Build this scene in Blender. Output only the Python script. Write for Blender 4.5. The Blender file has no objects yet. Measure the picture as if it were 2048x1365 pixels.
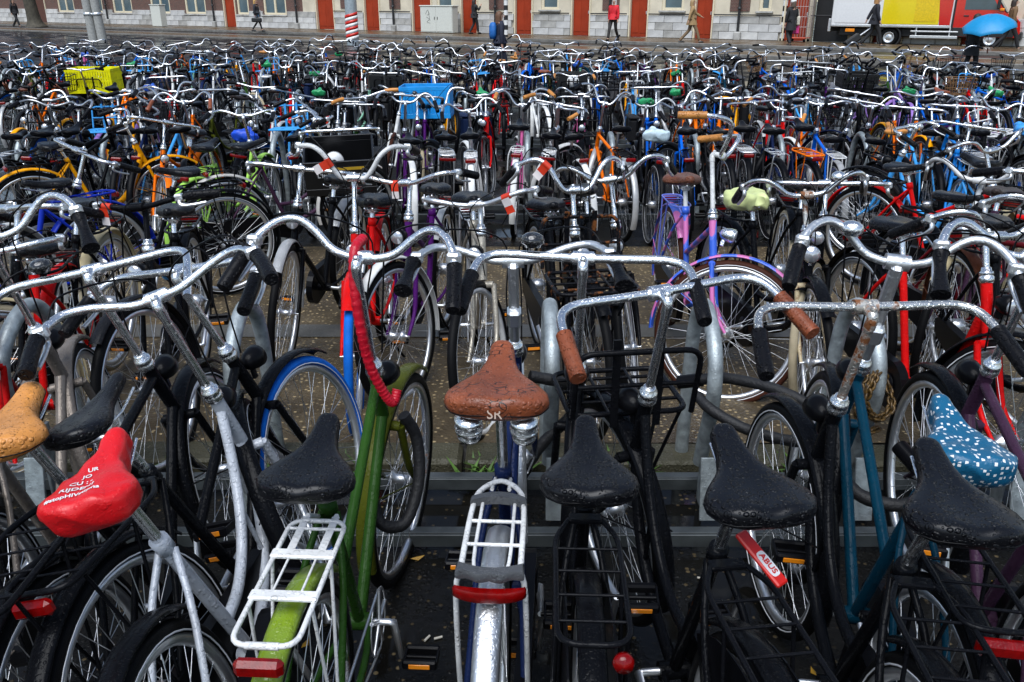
import bpy, math, random
from mathutils import Vector, Matrix, Euler, noise
from mathutils.bvhtree import BVHTree
rnd = random.Random(11)
R = math.radians
for blk in (bpy.data.objects, bpy.data.meshes, bpy.data.materials):
    for b in list(blk):
        blk.remove(b)
sc = bpy.context.scene
COL = sc.collection

# ------------------------------------------------------------------ camera, sky, sun, exposure
cam_d = bpy.data.cameras.new('camera')
cam = bpy.data.objects.new('camera', cam_d)
COL.objects.link(cam)
cam.location = (0, 0, 1.78)
cam.rotation_euler = (R(90) - math.atan(682.5 / 1700.0), 0, 0)
cam_d.sensor_width = 36.0
cam_d.lens = 36.0 * 1700.0 / 2048.0
cam_d.clip_start = 0.05
cam_d.clip_end = 2000.0
sc.camera = cam

world = bpy.data.worlds.new('World')
sc.world = world
world.use_nodes = True
wn = world.node_tree
wn.nodes.clear()
w_out = wn.nodes.new('ShaderNodeOutputWorld')
w_bg = wn.nodes.new('ShaderNodeBackground')
w_hs = wn.nodes.new('ShaderNodeHueSaturation')
w_sky = wn.nodes.new('ShaderNodeTexSky')
w_sky.sky_type = 'NISHITA'
w_sky.sun_disc = False
w_sky.sun_elevation = R(60)
w_sky.sun_rotation = R(200)
w_sky.dust_density = 0.4
w_sky.air_density = 1.0
w_hs.inputs['Saturation'].default_value = 0.85
wn.links.new(w_sky.outputs[0], w_hs.inputs['Color'])
wn.links.new(w_hs.outputs[0], w_bg.inputs['Color'])
w_bg.inputs['Strength'].default_value = 0.05
wn.links.new(w_bg.outputs[0], w_out.inputs[0])

sun_d = bpy.data.lights.new('sun', 'SUN')
sun_d.energy = 1.5
sun_d.angle = R(54)
sun_d.color = (0.96, 0.98, 1.0)
sun = bpy.data.objects.new('sun', sun_d)
COL.objects.link(sun)
sun.location = (0, -5, 12)
sun.rotation_euler = (R(30), 0, R(-20))

vs = sc.view_settings
vs.view_transform = 'Standard'
vs.look = 'None'
vs.exposure = 1.5
vs.gamma = 1.0
vs.use_curve_mapping = False
sc.cycles.max_bounces = 5
sc.cycles.diffuse_bounces = 1
sc.cycles.glossy_bounces = 3
sc.cycles.transmission_bounces = 3
sc.cycles.caustics_reflective = False
sc.cycles.caustics_refractive = False
sc.cycles.use_denoising = True

# ------------------------------------------------------------------ ground profile
GY = [-60, 2.9, 3.12, 3.2, 4.0, 5.5, 7.5, 12, 20, 28, 34, 900]
GZ = [-.04, -.04, -.04, .02, -.04, -.12, -.22, -.24, -.24, -.1, 0, 0]


def g(y):
    for i in range(len(GY) - 1):
        if y <= GY[i + 1]:
            t = (y - GY[i]) / (GY[i + 1] - GY[i])
            return GZ[i] + (GZ[i + 1] - GZ[i]) * max(0, min(1, t))
    return GZ[-1]


# ------------------------------------------------------------------ mesh helpers
def cr(pts, k=4):
    """Catmull-Rom curve through the points"""
    p = [Vector(q) for q in pts]
    p = [p[0] * 2 - p[1]] + p + [p[-1] * 2 - p[-2]]
    out = []
    for i in range(1, len(p) - 2):
        for j in range(k):
            t = j / k
            a, b, c, d = p[i - 1], p[i], p[i + 1], p[i + 2]
            out.append(.5 * (2 * b + (c - a) * t + (2 * a - 5 * b + 4 * c - d) * t * t + (3 * b - a - 3 * c + d) * t ** 3))
    out.append(p[-2])
    return out


def fil(pts, r, n=4, closed=False):
    """polyline with rounded corners"""
    p = [Vector(q) for q in pts]
    out = []
    m = len(p)
    for i in range(m):
        if not closed and i in (0, m - 1):
            out.append(p[i])
            continue
        a, b, c = p[i - 1], p[i], p[(i + 1) % m]
        d1, d2 = (a - b), (c - b)
        l = min(r, d1.length * .49, d2.length * .49)
        s, e = b + d1.normalized() * l, b + d2.normalized() * l
        for j in range(n + 1):
            t = j / n
            out.append(s * (1 - t) ** 2 + b * 2 * t * (1 - t) + e * t * t)
    return out


class MB:
    def __init__(s):
        s.v, s.f, s.sm, s.mi, s.uv, s.cur = [], [], [], [], {}, 0

    def face(s, idx, smooth=False):
        s.f.append(tuple(idx))
        s.sm.append(smooth)
        s.mi.append(s.cur)

    def tube(s, pts, r, n=8, cap=True, closed=False, sx=1.0):
        p = [Vector(q) for q in pts]
        m = len(p)
        rr = r if isinstance(r, (list, tuple)) else [r] * m
        T = []
        for i in range(m):
            if closed:
                d = p[(i + 1) % m] - p[i - 1]
            else:
                d = p[min(i + 1, m - 1)] - p[max(i - 1, 0)]
            T.append(d.normalized() if d.length > 1e-9 else Vector((0, 0, 1)))
        up = Vector((1, 0, 0)) if abs(T[0].x) < .8 else Vector((0, 0, 1))
        N = (up - T[0] * up.dot(T[0])).normalized()
        base = len(s.v)
        for i in range(m):
            N = N - T[i] * N.dot(T[i])
            N = N.normalized() if N.length > 1e-6 else Vector((0, 1, 0))
            B = T[i].cross(N)
            for j in range(n):
                a = 2 * math.pi * j / n
                s.v.append(p[i] + (N * math.cos(a) * sx + B * math.sin(a)) * rr[i])
        for i in range(m if closed else m - 1):
            for j in range(n):
                a, b = base + i * n + j, base + i * n + (j + 1) % n
                c, d = base + ((i + 1) % m) * n + (j + 1) % n, base + ((i + 1) % m) * n + j
                s.face((a, b, c, d), True)
        if cap and not closed:
            for k, rev in ((0, True), (m - 1, False)):
                o = len(s.v)
                s.v += [s.v[base + k * n + j].copy() for j in range(n)]
                ids = list(range(o, o + n))
                s.face(ids[::-1] if rev else ids)
        return s

    def loft(s, rings, cap=True, smooth=True, closed=False):
        base = len(s.v)
        n = len(rings[0])
        for r in rings:
            s.v += [Vector(q) for q in r]
        m = len(rings)
        for i in range(m if closed else m - 1):
            for j in range(n):
                a, b = base + i * n + j, base + i * n + (j + 1) % n
                i2 = (i + 1) % m
                s.face((a, b, base + i2 * n + (j + 1) % n, base + i2 * n + j), smooth)
        if cap and not closed:
            for k, rev in ((0, True), (m - 1, False)):
                o = len(s.v)
                s.v += [s.v[base + k * n + j].copy() for j in range(n)]
                ids = list(range(o, o + n))
                s.face(ids[::-1] if rev else ids, False)
        return s

    def lathe(s, prof, n=16, M=None, smooth=True):
        """profile (r, z) turned about z, then M"""
        rings = []
        for r, z in prof:
            rings.append([Vector((r * math.cos(2 * math.pi * j / n), r * math.sin(2 * math.pi * j / n), z)) for j in range(n)])
        if M is not None:
            rings = [[M @ q for q in r] for r in rings]
        return s.loft(rings, True, smooth)

    def torus(s, Rr, r, n=40, m=8, M=None, sx=1.0):
        """ring about x"""
        rings = []
        for i in range(n):
            a = 2 * math.pi * i / n
            ring = []
            for j in range(m):
                b = 2 * math.pi * j / m
                q = Rr + r * math.cos(b)
                ring.append(Vector((r * sx * math.sin(b), q * math.cos(a), q * math.sin(a))))
            rings.append(ring if M is None else [M @ q for q in ring])
        base = len(s.v)
        f0 = len(s.f)
        s.loft(rings, False, True, True)
        for k in range(f0, len(s.f)):
            i, j = divmod(k - f0, m)
            s.uv[k] = ((i / n, j / m), (i / n, (j + 1) / m), ((i + 1) / n, (j + 1) / m), ((i + 1) / n, j / m))
        return s

    def box(s, c, d, b=0.0, M=None):
        """box with centre c, size d, chamfer b"""
        hx, hy, hz = d[0] / 2, d[1] / 2, d[2] / 2
        b = min(b, hx * .9, hy * .9, hz * .9)
        c = Vector(c)
        P = lambda q: (M @ (c + Vector(q))) if M is not None else c + Vector(q)
        base = len(s.v)
        if b <= 0:
            for x in (-hx, hx):
                for y in (-hy, hy):
                    for z in (-hz, hz):
                        s.v.append(P((x, y, z)))
            for q in ((0, 1, 3, 2), (4, 6, 7, 5), (0, 4, 5, 1), (2, 3, 7, 6), (0, 2, 6, 4), (1, 5, 7, 3)):
                s.face([base + i for i in q])
            return s
        idx = {}
        for sx in (-1, 1):
            for sy in (-1, 1):
                for sz in (-1, 1):
                    for k in range(3):
                        q = [sx * (hx - b), sy * (hy - b), sz * (hz - b)]
                        q[k] = (sx * hx, sy * hy, sz * hz)[k]
                        idx[(sx, sy, sz, k)] = len(s.v)
                        s.v.append(P(q))
        for k in range(3):
            a1, a2 = [i for i in range(3) if i != k]
            for sg in (-1, 1):
                loop = []
                for u, w in ((-1, -1), (1, -1), (1, 1), (-1, 1)):
                    t = [0, 0, 0]
                    t[k], t[a1], t[a2] = sg, u, w
                    loop.append(idx[(t[0], t[1], t[2], k)])
                s.face(loop if (sg > 0) == (k != 1) else loop[::-1])
        for k in range(3):
            a1, a2 = [i for i in range(3) if i != k]
            for u in (-1, 1):
                for w in (-1, 1):
                    t1, t2 = [0, 0, 0], [0, 0, 0]
                    t1[k], t1[a1], t1[a2] = -1, u, w
                    t2[k], t2[a1], t2[a2] = 1, u, w
                    s.face((idx[(*t1, a1)], idx[(*t2, a1)], idx[(*t2, a2)], idx[(*t1, a2)]))
        for sx in (-1, 1):
            for sy in (-1, 1):
                for sz in (-1, 1):
                    s.face([idx[(sx, sy, sz, k)] for k in range(3)])
        return s

    def prism(s, outline, x0, x1, M=None, smooth=False):
        """outline of (y, z) extruded along x"""
        r = []
        for x in (x0, x1):
            q = [Vector((x, a, b)) for a, b in outline]
            r.append([M @ t for t in q] if M is not None else q)
        return s.loft(r, True, smooth)

    def mesh(s, name):
        me = bpy.data.meshes.new(name)
        me.from_pydata([tuple(v) for v in s.v], [], s.f)
        me.polygons.foreach_set('use_smooth', s.sm)
        me.polygons.foreach_set('material_index', s.mi)
        if s.uv:
            lay = me.uv_layers.new(name='UVMap')
            for k, q in s.uv.items():
                p = me.polygons[k]
                for li, c in zip(p.loop_indices, q):
                    lay.data[li].uv = c
        import bmesh
        bm = bmesh.new()
        bm.from_mesh(me)
        bmesh.ops.recalc_face_normals(bm, faces=bm.faces)
        bm.to_mesh(me)
        bm.free()
        for i in range(max(s.mi) + 1 if s.mi else 1):
            me.materials.append(None)
        me.update()
        return me


CACHE = {}


def cached(key, fn):
    if key not in CACHE:
        CACHE[key] = fn()
    return CACHE[key]


def ob(name, me, mats, parent=None, M=None):
    o = bpy.data.objects.new(name, me)
    COL.objects.link(o)
    if not isinstance(mats, (list, tuple)):
        mats = [mats]
    for i, m in enumerate(mats):
        if i < len(o.material_slots):
            o.material_slots[i].link = 'OBJECT'
            o.material_slots[i].material = m
    if parent is not None:
        o.parent = parent
    if M is not None:
        o.matrix_basis = M
    return o


def tag(o, label, cat=None, group=None, kind=None):
    if label:
        o['label'] = label
    if cat:
        o['category'] = cat
    if group:
        o['group'] = group
    if kind:
        o['kind'] = kind
    return o


def thing(name, label, cat, M=None, group=None):
    o = bpy.data.objects.new(name, None)
    o.empty_display_size = .1
    COL.objects.link(o)
    if M is not None:
        o.matrix_basis = M
    return tag(o, label, cat, group)


def TR(x, y, z):
    return Matrix.Translation((x, y, z))


def RX(a):
    return Matrix.Rotation(a, 4, 'X')


def RY(a):
    return Matrix.Rotation(a, 4, 'Y')


def RZ(a):
    return Matrix.Rotation(a, 4, 'Z')


TMP = bpy.data.scenes.new('workbench')


def evaluated(o):
    """the mesh of an object with its modifiers, taken in a scene of its own"""
    TMP.collection.objects.link(o)
    with bpy.context.temp_override(scene=TMP, view_layer=TMP.view_layers[0]):
        dg = bpy.context.evaluated_depsgraph_get()
        me = bpy.data.meshes.new_from_object(o.evaluated_get(dg))
    bpy.data.objects.remove(o)
    return me


def text_mesh(s, size, depth=.0006, bold=False, space=1.0):
    cu = bpy.data.curves.new('lettering', 'FONT')
    cu.body = s
    cu.size = size
    cu.extrude = depth
    cu.align_x = 'CENTER'
    cu.align_y = 'CENTER'
    cu.space_character = space
    cu.resolution_u = 3
    if bold:
        cu.offset = size * .018
    o = bpy.data.objects.new('lettering', cu)
    me = evaluated(o)
    bpy.data.curves.remove(cu)
    me.materials.clear()
    me.materials.append(None)
    return me


def drape(me, M, target, lift):
    """lay a flat text mesh (placed by M above the target, local z up) on the target's top"""
    bvh = BVHTree.FromPolygons([v.co for v in target.vertices], [p.vertices for p in target.polygons])
    me = me.copy()
    for v in me.vertices:
        q = M @ Vector((v.co.x, v.co.y, 0))
        hit = bvh.ray_cast(q + Vector((0, 0, .5)), Vector((0, 0, -1)))
        v.co = (hit[0] if hit[0] else q) + (hit[1] if hit[0] else Vector((0, 0, 1))) * (lift + (v.co.z > 0) * .0004)
    return me


# ------------------------------------------------------------------ materials
MATS = {}


def nd(nt, t, **kw):
    n = nt.nodes.new(t)
    for k, v in kw.items():
        if hasattr(n, k) and not k.startswith('i_'):
            setattr(n, k, v)
    return n


def drops(nt, coord, scale, amount):
    """rain drops: round domes of random size, as height"""
    vo = nd(nt, 'ShaderNodeTexVoronoi', feature='F1')
    vo.inputs['Scale'].default_value = scale
    nt.links.new(coord, vo.inputs['Vector'])
    sep = nd(nt, 'ShaderNodeSeparateColor')
    nt.links.new(vo.outputs['Color'], sep.inputs[0])
    rad = nd(nt, 'ShaderNodeMath', operation='MULTIPLY')
    rad.inputs[1].default_value = amount
    nt.links.new(sep.outputs[0], rad.inputs[0])
    sub = nd(nt, 'ShaderNodeMath', operation='SUBTRACT')
    nt.links.new(rad.outputs[0], sub.inputs[0])
    nt.links.new(vo.outputs['Distance'], sub.inputs[1])
    mr = nd(nt, 'ShaderNodeMapRange')
    mr.inputs['From Min'].default_value = 0
    mr.inputs['From Max'].default_value = .16
    nt.links.new(sub.outputs[0], mr.inputs['Value'])
    sq = nd(nt, 'ShaderNodeMath', operation='POWER')
    sq.inputs[1].default_value = .5
    nt.links.new(mr.outputs[0], sq.inputs[0])
    return sq.outputs[0]


def mat(name, rgb, rough=.4, metal=0., coat=0., wet=0., var=.15, vscale=14., rust=0., spec=.5, grain=0., gscale=400., rustcol=(.19, .065, .018), trans=0., sheen=0.):
    if name in MATS:
        return MATS[name]
    m = bpy.data.materials.new(name)
    m.use_nodes = True
    nt = m.node_tree
    b = nt.nodes['Principled BSDF']
    L = nt.links.new
    tc = nd(nt, 'ShaderNodeTexCoord')
    co = tc.outputs['Object']
    no = nd(nt, 'ShaderNodeTexNoise')
    no.inputs['Scale'].default_value = vscale
    no.inputs['Detail'].default_value = 6
    L(co, no.inputs['Vector'])
    mx = nd(nt, 'ShaderNodeMix', data_type='RGBA')
    mr = nd(nt, 'ShaderNodeMapRange')
    mr.inputs['From Min'].default_value = .3
    mr.inputs['From Max'].default_value = .7
    L(no.outputs['Fac'], mr.inputs['Value'])
    L(mr.outputs[0], mx.inputs['Factor'])
    mx.inputs['A'].default_value = (*[c * (1 - var) for c in rgb], 1)
    mx.inputs['B'].default_value = (*[min(1, c * (1 + var)) for c in rgb], 1)
    colr = mx.outputs['Result']
    b.inputs['Roughness'].default_value = rough
    b.inputs['Metallic'].default_value = metal
    b.inputs['Coat Weight'].default_value = coat
    b.inputs['Coat Roughness'].default_value = .06
    b.inputs['Specular IOR Level'].default_value = spec
    if sheen:
        b.inputs['Sheen Weight'].default_value = sheen
    if trans:
        b.inputs['Transmission Weight'].default_value = trans
    if rust > 0:
        n2 = nd(nt, 'ShaderNodeTexNoise')
        n2.inputs['Scale'].default_value = 22
        n2.inputs['Detail'].default_value = 8
        n2.inputs['Roughness'].default_value = .7
        L(co, n2.inputs['Vector'])
        r2 = nd(nt, 'ShaderNodeMapRange')
        r2.inputs['From Min'].default_value = .66 - .3 * rust
        r2.inputs['From Max'].default_value = .74 - .3 * rust
        L(n2.outputs['Fac'], r2.inputs['Value'])
        m2 = nd(nt, 'ShaderNodeMix', data_type='RGBA')
        L(r2.outputs[0], m2.inputs['Factor'])
        L(colr, m2.inputs['A'])
        m2.inputs['B'].default_value = (*rustcol, 1)
        colr = m2.outputs['Result']
        if metal:
            mm = nd(nt, 'ShaderNodeMath', operation='SUBTRACT')
            mm.inputs[0].default_value = metal
            L(r2.outputs[0], mm.inputs[1])
            mm.use_clamp = True
            L(mm.outputs[0], b.inputs['Metallic'])
        ro = nd(nt, 'ShaderNodeMapRange')
        ro.inputs['To Min'].default_value = rough
        ro.inputs['To Max'].default_value = .75
        L(r2.outputs[0], ro.inputs['Value'])
        L(ro.outputs[0], b.inputs['Roughness'])
    L(colr, b.inputs['Base Color'])
    hs = []
    if wet > 0:
        hs.append((drops(nt, co, 78, .66), wet * .0020))
        hs.append((drops(nt, co, 170, .6), wet * .0009))
    if grain > 0:
        n3 = nd(nt, 'ShaderNodeTexNoise')
        n3.inputs['Scale'].default_value = gscale
        n3.inputs['Detail'].default_value = 3
        L(co, n3.inputs['Vector'])
        hs.append((n3.outputs['Fac'], grain))
    prev = None
    for h, d in hs:
        bp = nd(nt, 'ShaderNodeBump')
        bp.inputs['Strength'].default_value = .9
        bp.inputs['Distance'].default_value = d
        L(h, bp.inputs['Height'])
        if prev is not None:
            L(prev, bp.inputs['Normal'])
        prev = bp.outputs[0]
    if prev is not None:
        L(prev, b.inputs['Normal'])
        if coat:
            L(prev, b.inputs['Coat Normal'])
    MATS[name] = m
    return m


PAL = dict(black=(.004, .0043, .0055), charcoal=(.012, .0125, .015), navy=(.008, .016, .06), blue=(.004, .12, .6), sky=(.06, .34, .75),
           red=(.6, .006, .006), orange=(.85, .16, .004), mustard=(.88, .36, .004), white=(.72, .72, .7), silver=(.42, .42, .42),
           green=(.02, .062, .009), olive=(.07, .08, .008), lime=(.34, .62, .1), purple=(.07, .009, .12), teal=(.002, .032, .058), cream=(.6, .5, .3),
           brown=(.085, .028, .014), pink=(.6, .12, .3), mint=(.25, .5, .36), grey=(.12, .13, .14), taupe=(.2, .17, .145), plum=(.05, .022, .045),
           lilac=(.3, .17, .5), yellow=(.8, .6, .01), maroon=(.13, .008, .012))
COLNAME = dict(black='black', charcoal='charcoal', navy='navy blue', blue='bright blue', sky='light blue', red='red', orange='orange', mustard='amber yellow',
               white='white', silver='silver', green='green', olive='olive', lime='lime green', purple='purple', teal='teal', cream='cream', brown='brown',
               pink='pink', mint='mint green', grey='grey', taupe='taupe', plum='plum', lilac='lilac', yellow='yellow', maroon='maroon')


def paint(c, near=False):
    rgb = PAL[c]
    if near:
        return mat('paint_wet_' + c, rgb, rough=.22, spec=.09, wet=.5, var=.12, metal=.3 if c in ('silver', 'taupe') else 0)
    return mat('paint_' + c, rgb, rough=.3, spec=.06, var=.14, metal=.3 if c in ('silver',) else 0)


def M_chrome(near=False, rust=0.):
    return mat('chrome%d_%.1f' % (near, rust), (.9, .91, .92) if near else (.74, .75, .77), rough=.25 if near else .28, metal=1, wet=.3 if near else 0, rust=rust, var=.05)


def M_alu(near=False):
    return mat('aluminium%d' % near, (.78, .79, .8), rough=.36, metal=.95, wet=.3 if near else 0, var=.06)


def M_rubber(near=False):
    return mat('grip_rubber%d' % near, (.006, .006, .0075), rough=.34, spec=.13, wet=2.2 if near else 0)


def M_plastic():
    return mat('black_plastic', (.004, .004, .005), rough=.28, spec=.12)


def M_blackmetal(near=False, rust=0.):
    return mat('black_metal%d_%.1f' % (near, rust), (.0045, .0047, .006), rough=.24, spec=.1, wet=.3 if near else 0, rust=rust)


M_vinyl = lambda near=False: mat('saddle_vinyl%d' % near, (.004, .0043, .006), rough=.3, spec=.3 if near else .07, wet=2.8 if near else 0, grain=.0002 if near else 0, gscale=700)
M_leather = lambda c, near=False: mat('leather_%s%d' % (c, near), dict(brown=(.21, .055, .022), tan=(.52, .215, .05), chestnut=(.12, .04, .02), dark=(.03, .02, .018), grey=(.12, .12, .13))[c],
                                      rough=.36, spec=.4, wet=1.6 if near else 0, var=.3, vscale=11, grain=.0007 if near else 0, gscale=170)


def tyre_mat(c='black'):
    name = 'tyre_' + c
    if name in MATS:
        return MATS[name]
    rgb = dict(black=(.006, .006, .0065), blue=(.008, .14, .6), brown=(.06, .02, .012), cream=(.5, .42, .28), white=(.6, .58, .52))[c]
    m = mat(name, rgb, rough=.5, var=.2, spec=.08)
    nt = m.node_tree
    b = nt.nodes['Principled BSDF']
    uv = nd(nt, 'ShaderNodeUVMap')
    mp = nd(nt, 'ShaderNodeMapping')
    mp.inputs['Scale'].default_value = (130, 22, 1)
    br = nd(nt, 'ShaderNodeTexBrick')
    br.inputs['Scale'].default_value = 1
    br.inputs['Mortar Size'].default_value = .09
    br.inputs['Brick Width'].default_value = 1
    br.inputs['Row Height'].default_value = 1
    br.inputs['Color1'].default_value = br.inputs['Color2'].default_value = (1, 1, 1, 1)
    br.inputs['Mortar'].default_value = (0, 0, 0, 1)
    bp = nd(nt, 'ShaderNodeBump')
    bp.inputs['Distance'].default_value = .0016
    nt.links.new(uv.outputs[0], mp.inputs[0])
    nt.links.new(mp.outputs[0], br.inputs[0])
    nt.links.new(br.outputs[0], bp.inputs['Height'])
    nt.links.new(bp.outputs[0], b.inputs['Normal'])
    return m


def cracked_leather():
    if 'cracked_leather' in MATS:
        return MATS['cracked_leather']
    m = mat('cracked_leather', (.2, .052, .02), rough=.36, spec=.45, wet=1.0, var=.35, vscale=14)
    nt = m.node_tree
    b = nt.nodes['Principled BSDF']
    src = b.inputs['Base Color'].links[0].from_socket
    tc = nd(nt, 'ShaderNodeTexCoord')
    mp = nd(nt, 'ShaderNodeMapping')
    mp.inputs['Scale'].default_value = (46, 80, 60)
    nt.links.new(tc.outputs['Object'], mp.inputs[0])
    vo = nd(nt, 'ShaderNodeTexVoronoi', feature='DISTANCE_TO_EDGE')
    vo.inputs['Scale'].default_value = 1
    nt.links.new(mp.outputs[0], vo.inputs['Vector'])
    no = nd(nt, 'ShaderNodeTexNoise')
    no.inputs['Scale'].default_value = 24
    nt.links.new(tc.outputs['Object'], no.inputs['Vector'])
    th = nd(nt, 'ShaderNodeMapRange')
    th.inputs['From Min'].default_value, th.inputs['From Max'].default_value = .5, .62
    th.inputs['To Min'].default_value, th.inputs['To Max'].default_value = 0, .06
    nt.links.new(no.outputs['Fac'], th.inputs['Value'])
    lt = nd(nt, 'ShaderNodeMath', operation='LESS_THAN')
    nt.links.new(vo.outputs['Distance'], lt.inputs[0])
    nt.links.new(th.outputs[0], lt.inputs[1])
    mx = nd(nt, 'ShaderNodeMix', data_type='RGBA')
    nt.links.new(lt.outputs[0], mx.inputs['Factor'])
    nt.links.new(src, mx.inputs['A'])
    mx.inputs['B'].default_value = (.02, .008, .005, 1)
    nt.links.new(mx.outputs['Result'], b.inputs['Base Color'])
    return m


def stripes_mat():
    """blue frame wound with pink tape"""
    if 'stripes' in MATS:
        return MATS['stripes']
    m = mat('stripes', (.05, .1, .55), rough=.35, coat=.4)
    nt = m.node_tree
    b = nt.nodes['Principled BSDF']
    tc = nd(nt, 'ShaderNodeTexCoord')
    no = nd(nt, 'ShaderNodeTexNoise')
    no.inputs['Scale'].default_value = 9
    ad = nd(nt, 'ShaderNodeVectorMath', operation='MULTIPLY_ADD')
    ad.inputs[1].default_value = (.06, .06, .06)
    nt.links.new(tc.outputs['Object'], no.inputs['Vector'])
    nt.links.new(no.outputs['Color'], ad.inputs[0])
    nt.links.new(tc.outputs['Object'], ad.inputs[2])
    wv = nd(nt, 'ShaderNodeTexWave', wave_type='BANDS', bands_direction='DIAGONAL')
    wv.inputs['Scale'].default_value = 3.6
    nt.links.new(ad.outputs[0], wv.inputs['Vector'])
    ra = nd(nt, 'ShaderNodeValToRGB')
    ra.color_ramp.interpolation = 'CONSTANT'
    e = ra.color_ramp.elements
    e[0].color = (.035, .12, .62, 1)
    e[1].position = .62
    e[1].color = (.62, .16, .42, 1)
    q = e.new(.4)
    q.color = (.11, .17, .68, 1)
    nt.links.new(wv.outputs['Fac'], ra.inputs[0])
    nt.links.new(ra.outputs[0], b.inputs['Base Color'])
    return m


M_red_lens = lambda: mat('red_reflector', (.16, .001, .001), rough=.16, spec=.4, var=.3, vscale=60, grain=.0006, gscale=260)
M_orange_lens = lambda: mat('orange_reflector', (.85, .26, .01), rough=.2, coat=.6, var=.1)
M_lens = lambda: mat('clear_lens', (.6, .62, .65), rough=.08, metal=.6, coat=1)
M_galv = lambda: mat('galvanised_steel', (.33, .37, .38), rough=.45, metal=.45, var=.35, vscale=26, wet=.3)
M_whitepaint = lambda near=False: mat('white_enamel%d' % near, (.7, .7, .69), rough=.28, coat=.5, wet=.8 if near else 0, rust=.0)
M_band = lambda: mat('reflective_band', (.75, .76, .78), rough=.3)

# ------------------------------------------------------------------ bicycle parts (bike space: y forward, x right, z up, ground at 0)
RAX, FAX, BB = Vector((0, -.50, .352)), Vector((0, .60, .352)), Vector((0, -.02, .29))
AXD = Vector((0, -.3577, .9338))
AX0 = Vector((0, .544, .33))


def axis_y(z):
    return .544 - (z - .33) * .3833


def seat_y(z):
    return -.02 - (z - .29) * .3833


def m_frame(style):
    b = MB()
    v = lambda y, z, x=0: (x, y, z)
    rt = .0165
    ht0, ht1 = .665, .85
    top = .765
    b.tube([v(axis_y(ht0), ht0), v(axis_y(ht1), ht1)], .0195, 12)
    b.tube([v(-.02, .29), v(seat_y(top), top)], .0155, 10)
    b.tube([(-.038, -.02, .29), (.038, -.02, .29)], .024, 12)
    if style == 'diamond':
        b.tube([v(axis_y(.81), .81), v(seat_y(.72), .72)], .0145, 10)
        b.tube([v(axis_y(.695), .695), v(-.02, .29)], rt, 10)
    elif style == 'oma':
        b.tube(cr([v(axis_y(.69), .69), v(.385, .56), v(.30, .425), v(.16, .335), v(-.02, .29)]), .0165, 10)
        b.tube(cr([v(axis_y(.815), .815), v(.285, .65), v(.18, .52), v(.05, .455), v(seat_y(.45), .45)]), .0145, 10)
        b.tube([v(.235, .585), v(.268, .392)], .007, 6)
    elif style == 'mixte':
        b.tube([v(axis_y(.815), .815), v(seat_y(.55), .55)], .0145, 10)
        b.tube([v(axis_y(.69), .69), v(-.02, .29)], rt, 10)
    elif style == 'low':
        b.tube(cr([v(axis_y(.76), .76), v(.31, .56), v(.19, .40), v(.07, .325), v(-.02, .29)]), .024, 12)
    elif style == 'swan':
        b.tube(cr([v(axis_y(.695), .695), v(.36, .50), v(.25, .36), v(.12, .30), v(-.02, .29)]), rt, 10)
        b.tube(cr([v(axis_y(.81), .81), v(.27, .60), v(.16, .44), v(.03, .40), v(-.09, .47), v(seat_y(.6), .6)]), .0145, 10)
    for s in (-1, 1):
        b.tube(cr([v(-.03, .29, .028 * s), v(-.2, .30, .05 * s), v(-.50, .352, .066 * s)], 3), .0095, 7)
        b.tube(cr([v(seat_y(top - .02), top - .02, .017 * s), v(-.30, .62, .048 * s), v(-.50, .352, .066 * s)], 3), .0085, 7)
        b.box((.066 * s, -.50, .352), (.007, .05, .035), .002)
    b.lathe([(.0, -.02), (.021, -.02), (.021, .02), (0, .02)], 12, TR(0, seat_y(top), top) @ RX(R(21)))
    return b.mesh('frame')


def m_fork():
    b = MB()
    b.tube([(-.05, axis_y(.645), .645), (.05, axis_y(.645), .645)], .016, 8)
    for s in (-1, 1):
        b.tube(cr([(.05 * s, axis_y(.648), .648), (.053 * s, axis_y(.55), .55), (.057 * s, axis_y(.44) + .008, .44), (.06 * s, .60, .352)], 4),
               [.0125] * 8 + [.010] * 3 + [.008, .008], 7)
    return b.mesh('fork')


def m_headset():
    b = MB()
    M = TR(0, axis_y(.85), .85) @ RX(R(21))
    b.lathe([(.014, .05), (.017, .048), (.018, .036), (.023, .034), (.0245, .024), (.02, .022), (.025, .016), (.026, .004), (.0215, -.006), (.014, -.008)], 16, M)
    return b.mesh('headset')


def m_tyre(n, m):
    return MB().torus(.336, .0195, n, m).mesh('tyre')


def m_rim(n):
    b = MB()
    rings = []
    for i in range(n):
        a = 2 * math.pi * i / n
        ring = []
        for x, r in ((-.0135, .323), (-.0125, .308), (-.004, .300), (.004, .300), (.0125, .308), (.0135, .323)):
            ring.append((x, r * math.cos(a), r * math.sin(a)))
        rings.append(ring)
    b.loft(rings, False, True, True)
    return b.mesh('rim')


def spokes_into(b, k, r, n=3):
    for i in range(k):
        a = 2 * math.pi * i / k
        s = 1 if i % 2 else -1
        da = (.55 if (i // 2) % 2 else -.55)
        b.tube([(.028 * s, .024 * math.cos(a + da * 2.2), .024 * math.sin(a + da * 2.2)), (.003 * s, .303 * math.cos(a), .303 * math.sin(a))], r, n, False)


def m_spokes(k, r):
    b = MB()
    spokes_into(b, k, r)
    return b.mesh('spokes')


def m_hub(big):
    b = MB()
    r = .034 if big else .016
    b.lathe([(.006, -.066), (.006, -.05), (.012, -.042), (.026, -.034), (.026, -.029), (r, -.024), (r, .024), (.026, .029), (.026, .034), (.012, .042), (.006, .05), (.006, .066)], 14, RY(R(90)))
    return b.mesh('hub')


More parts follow.
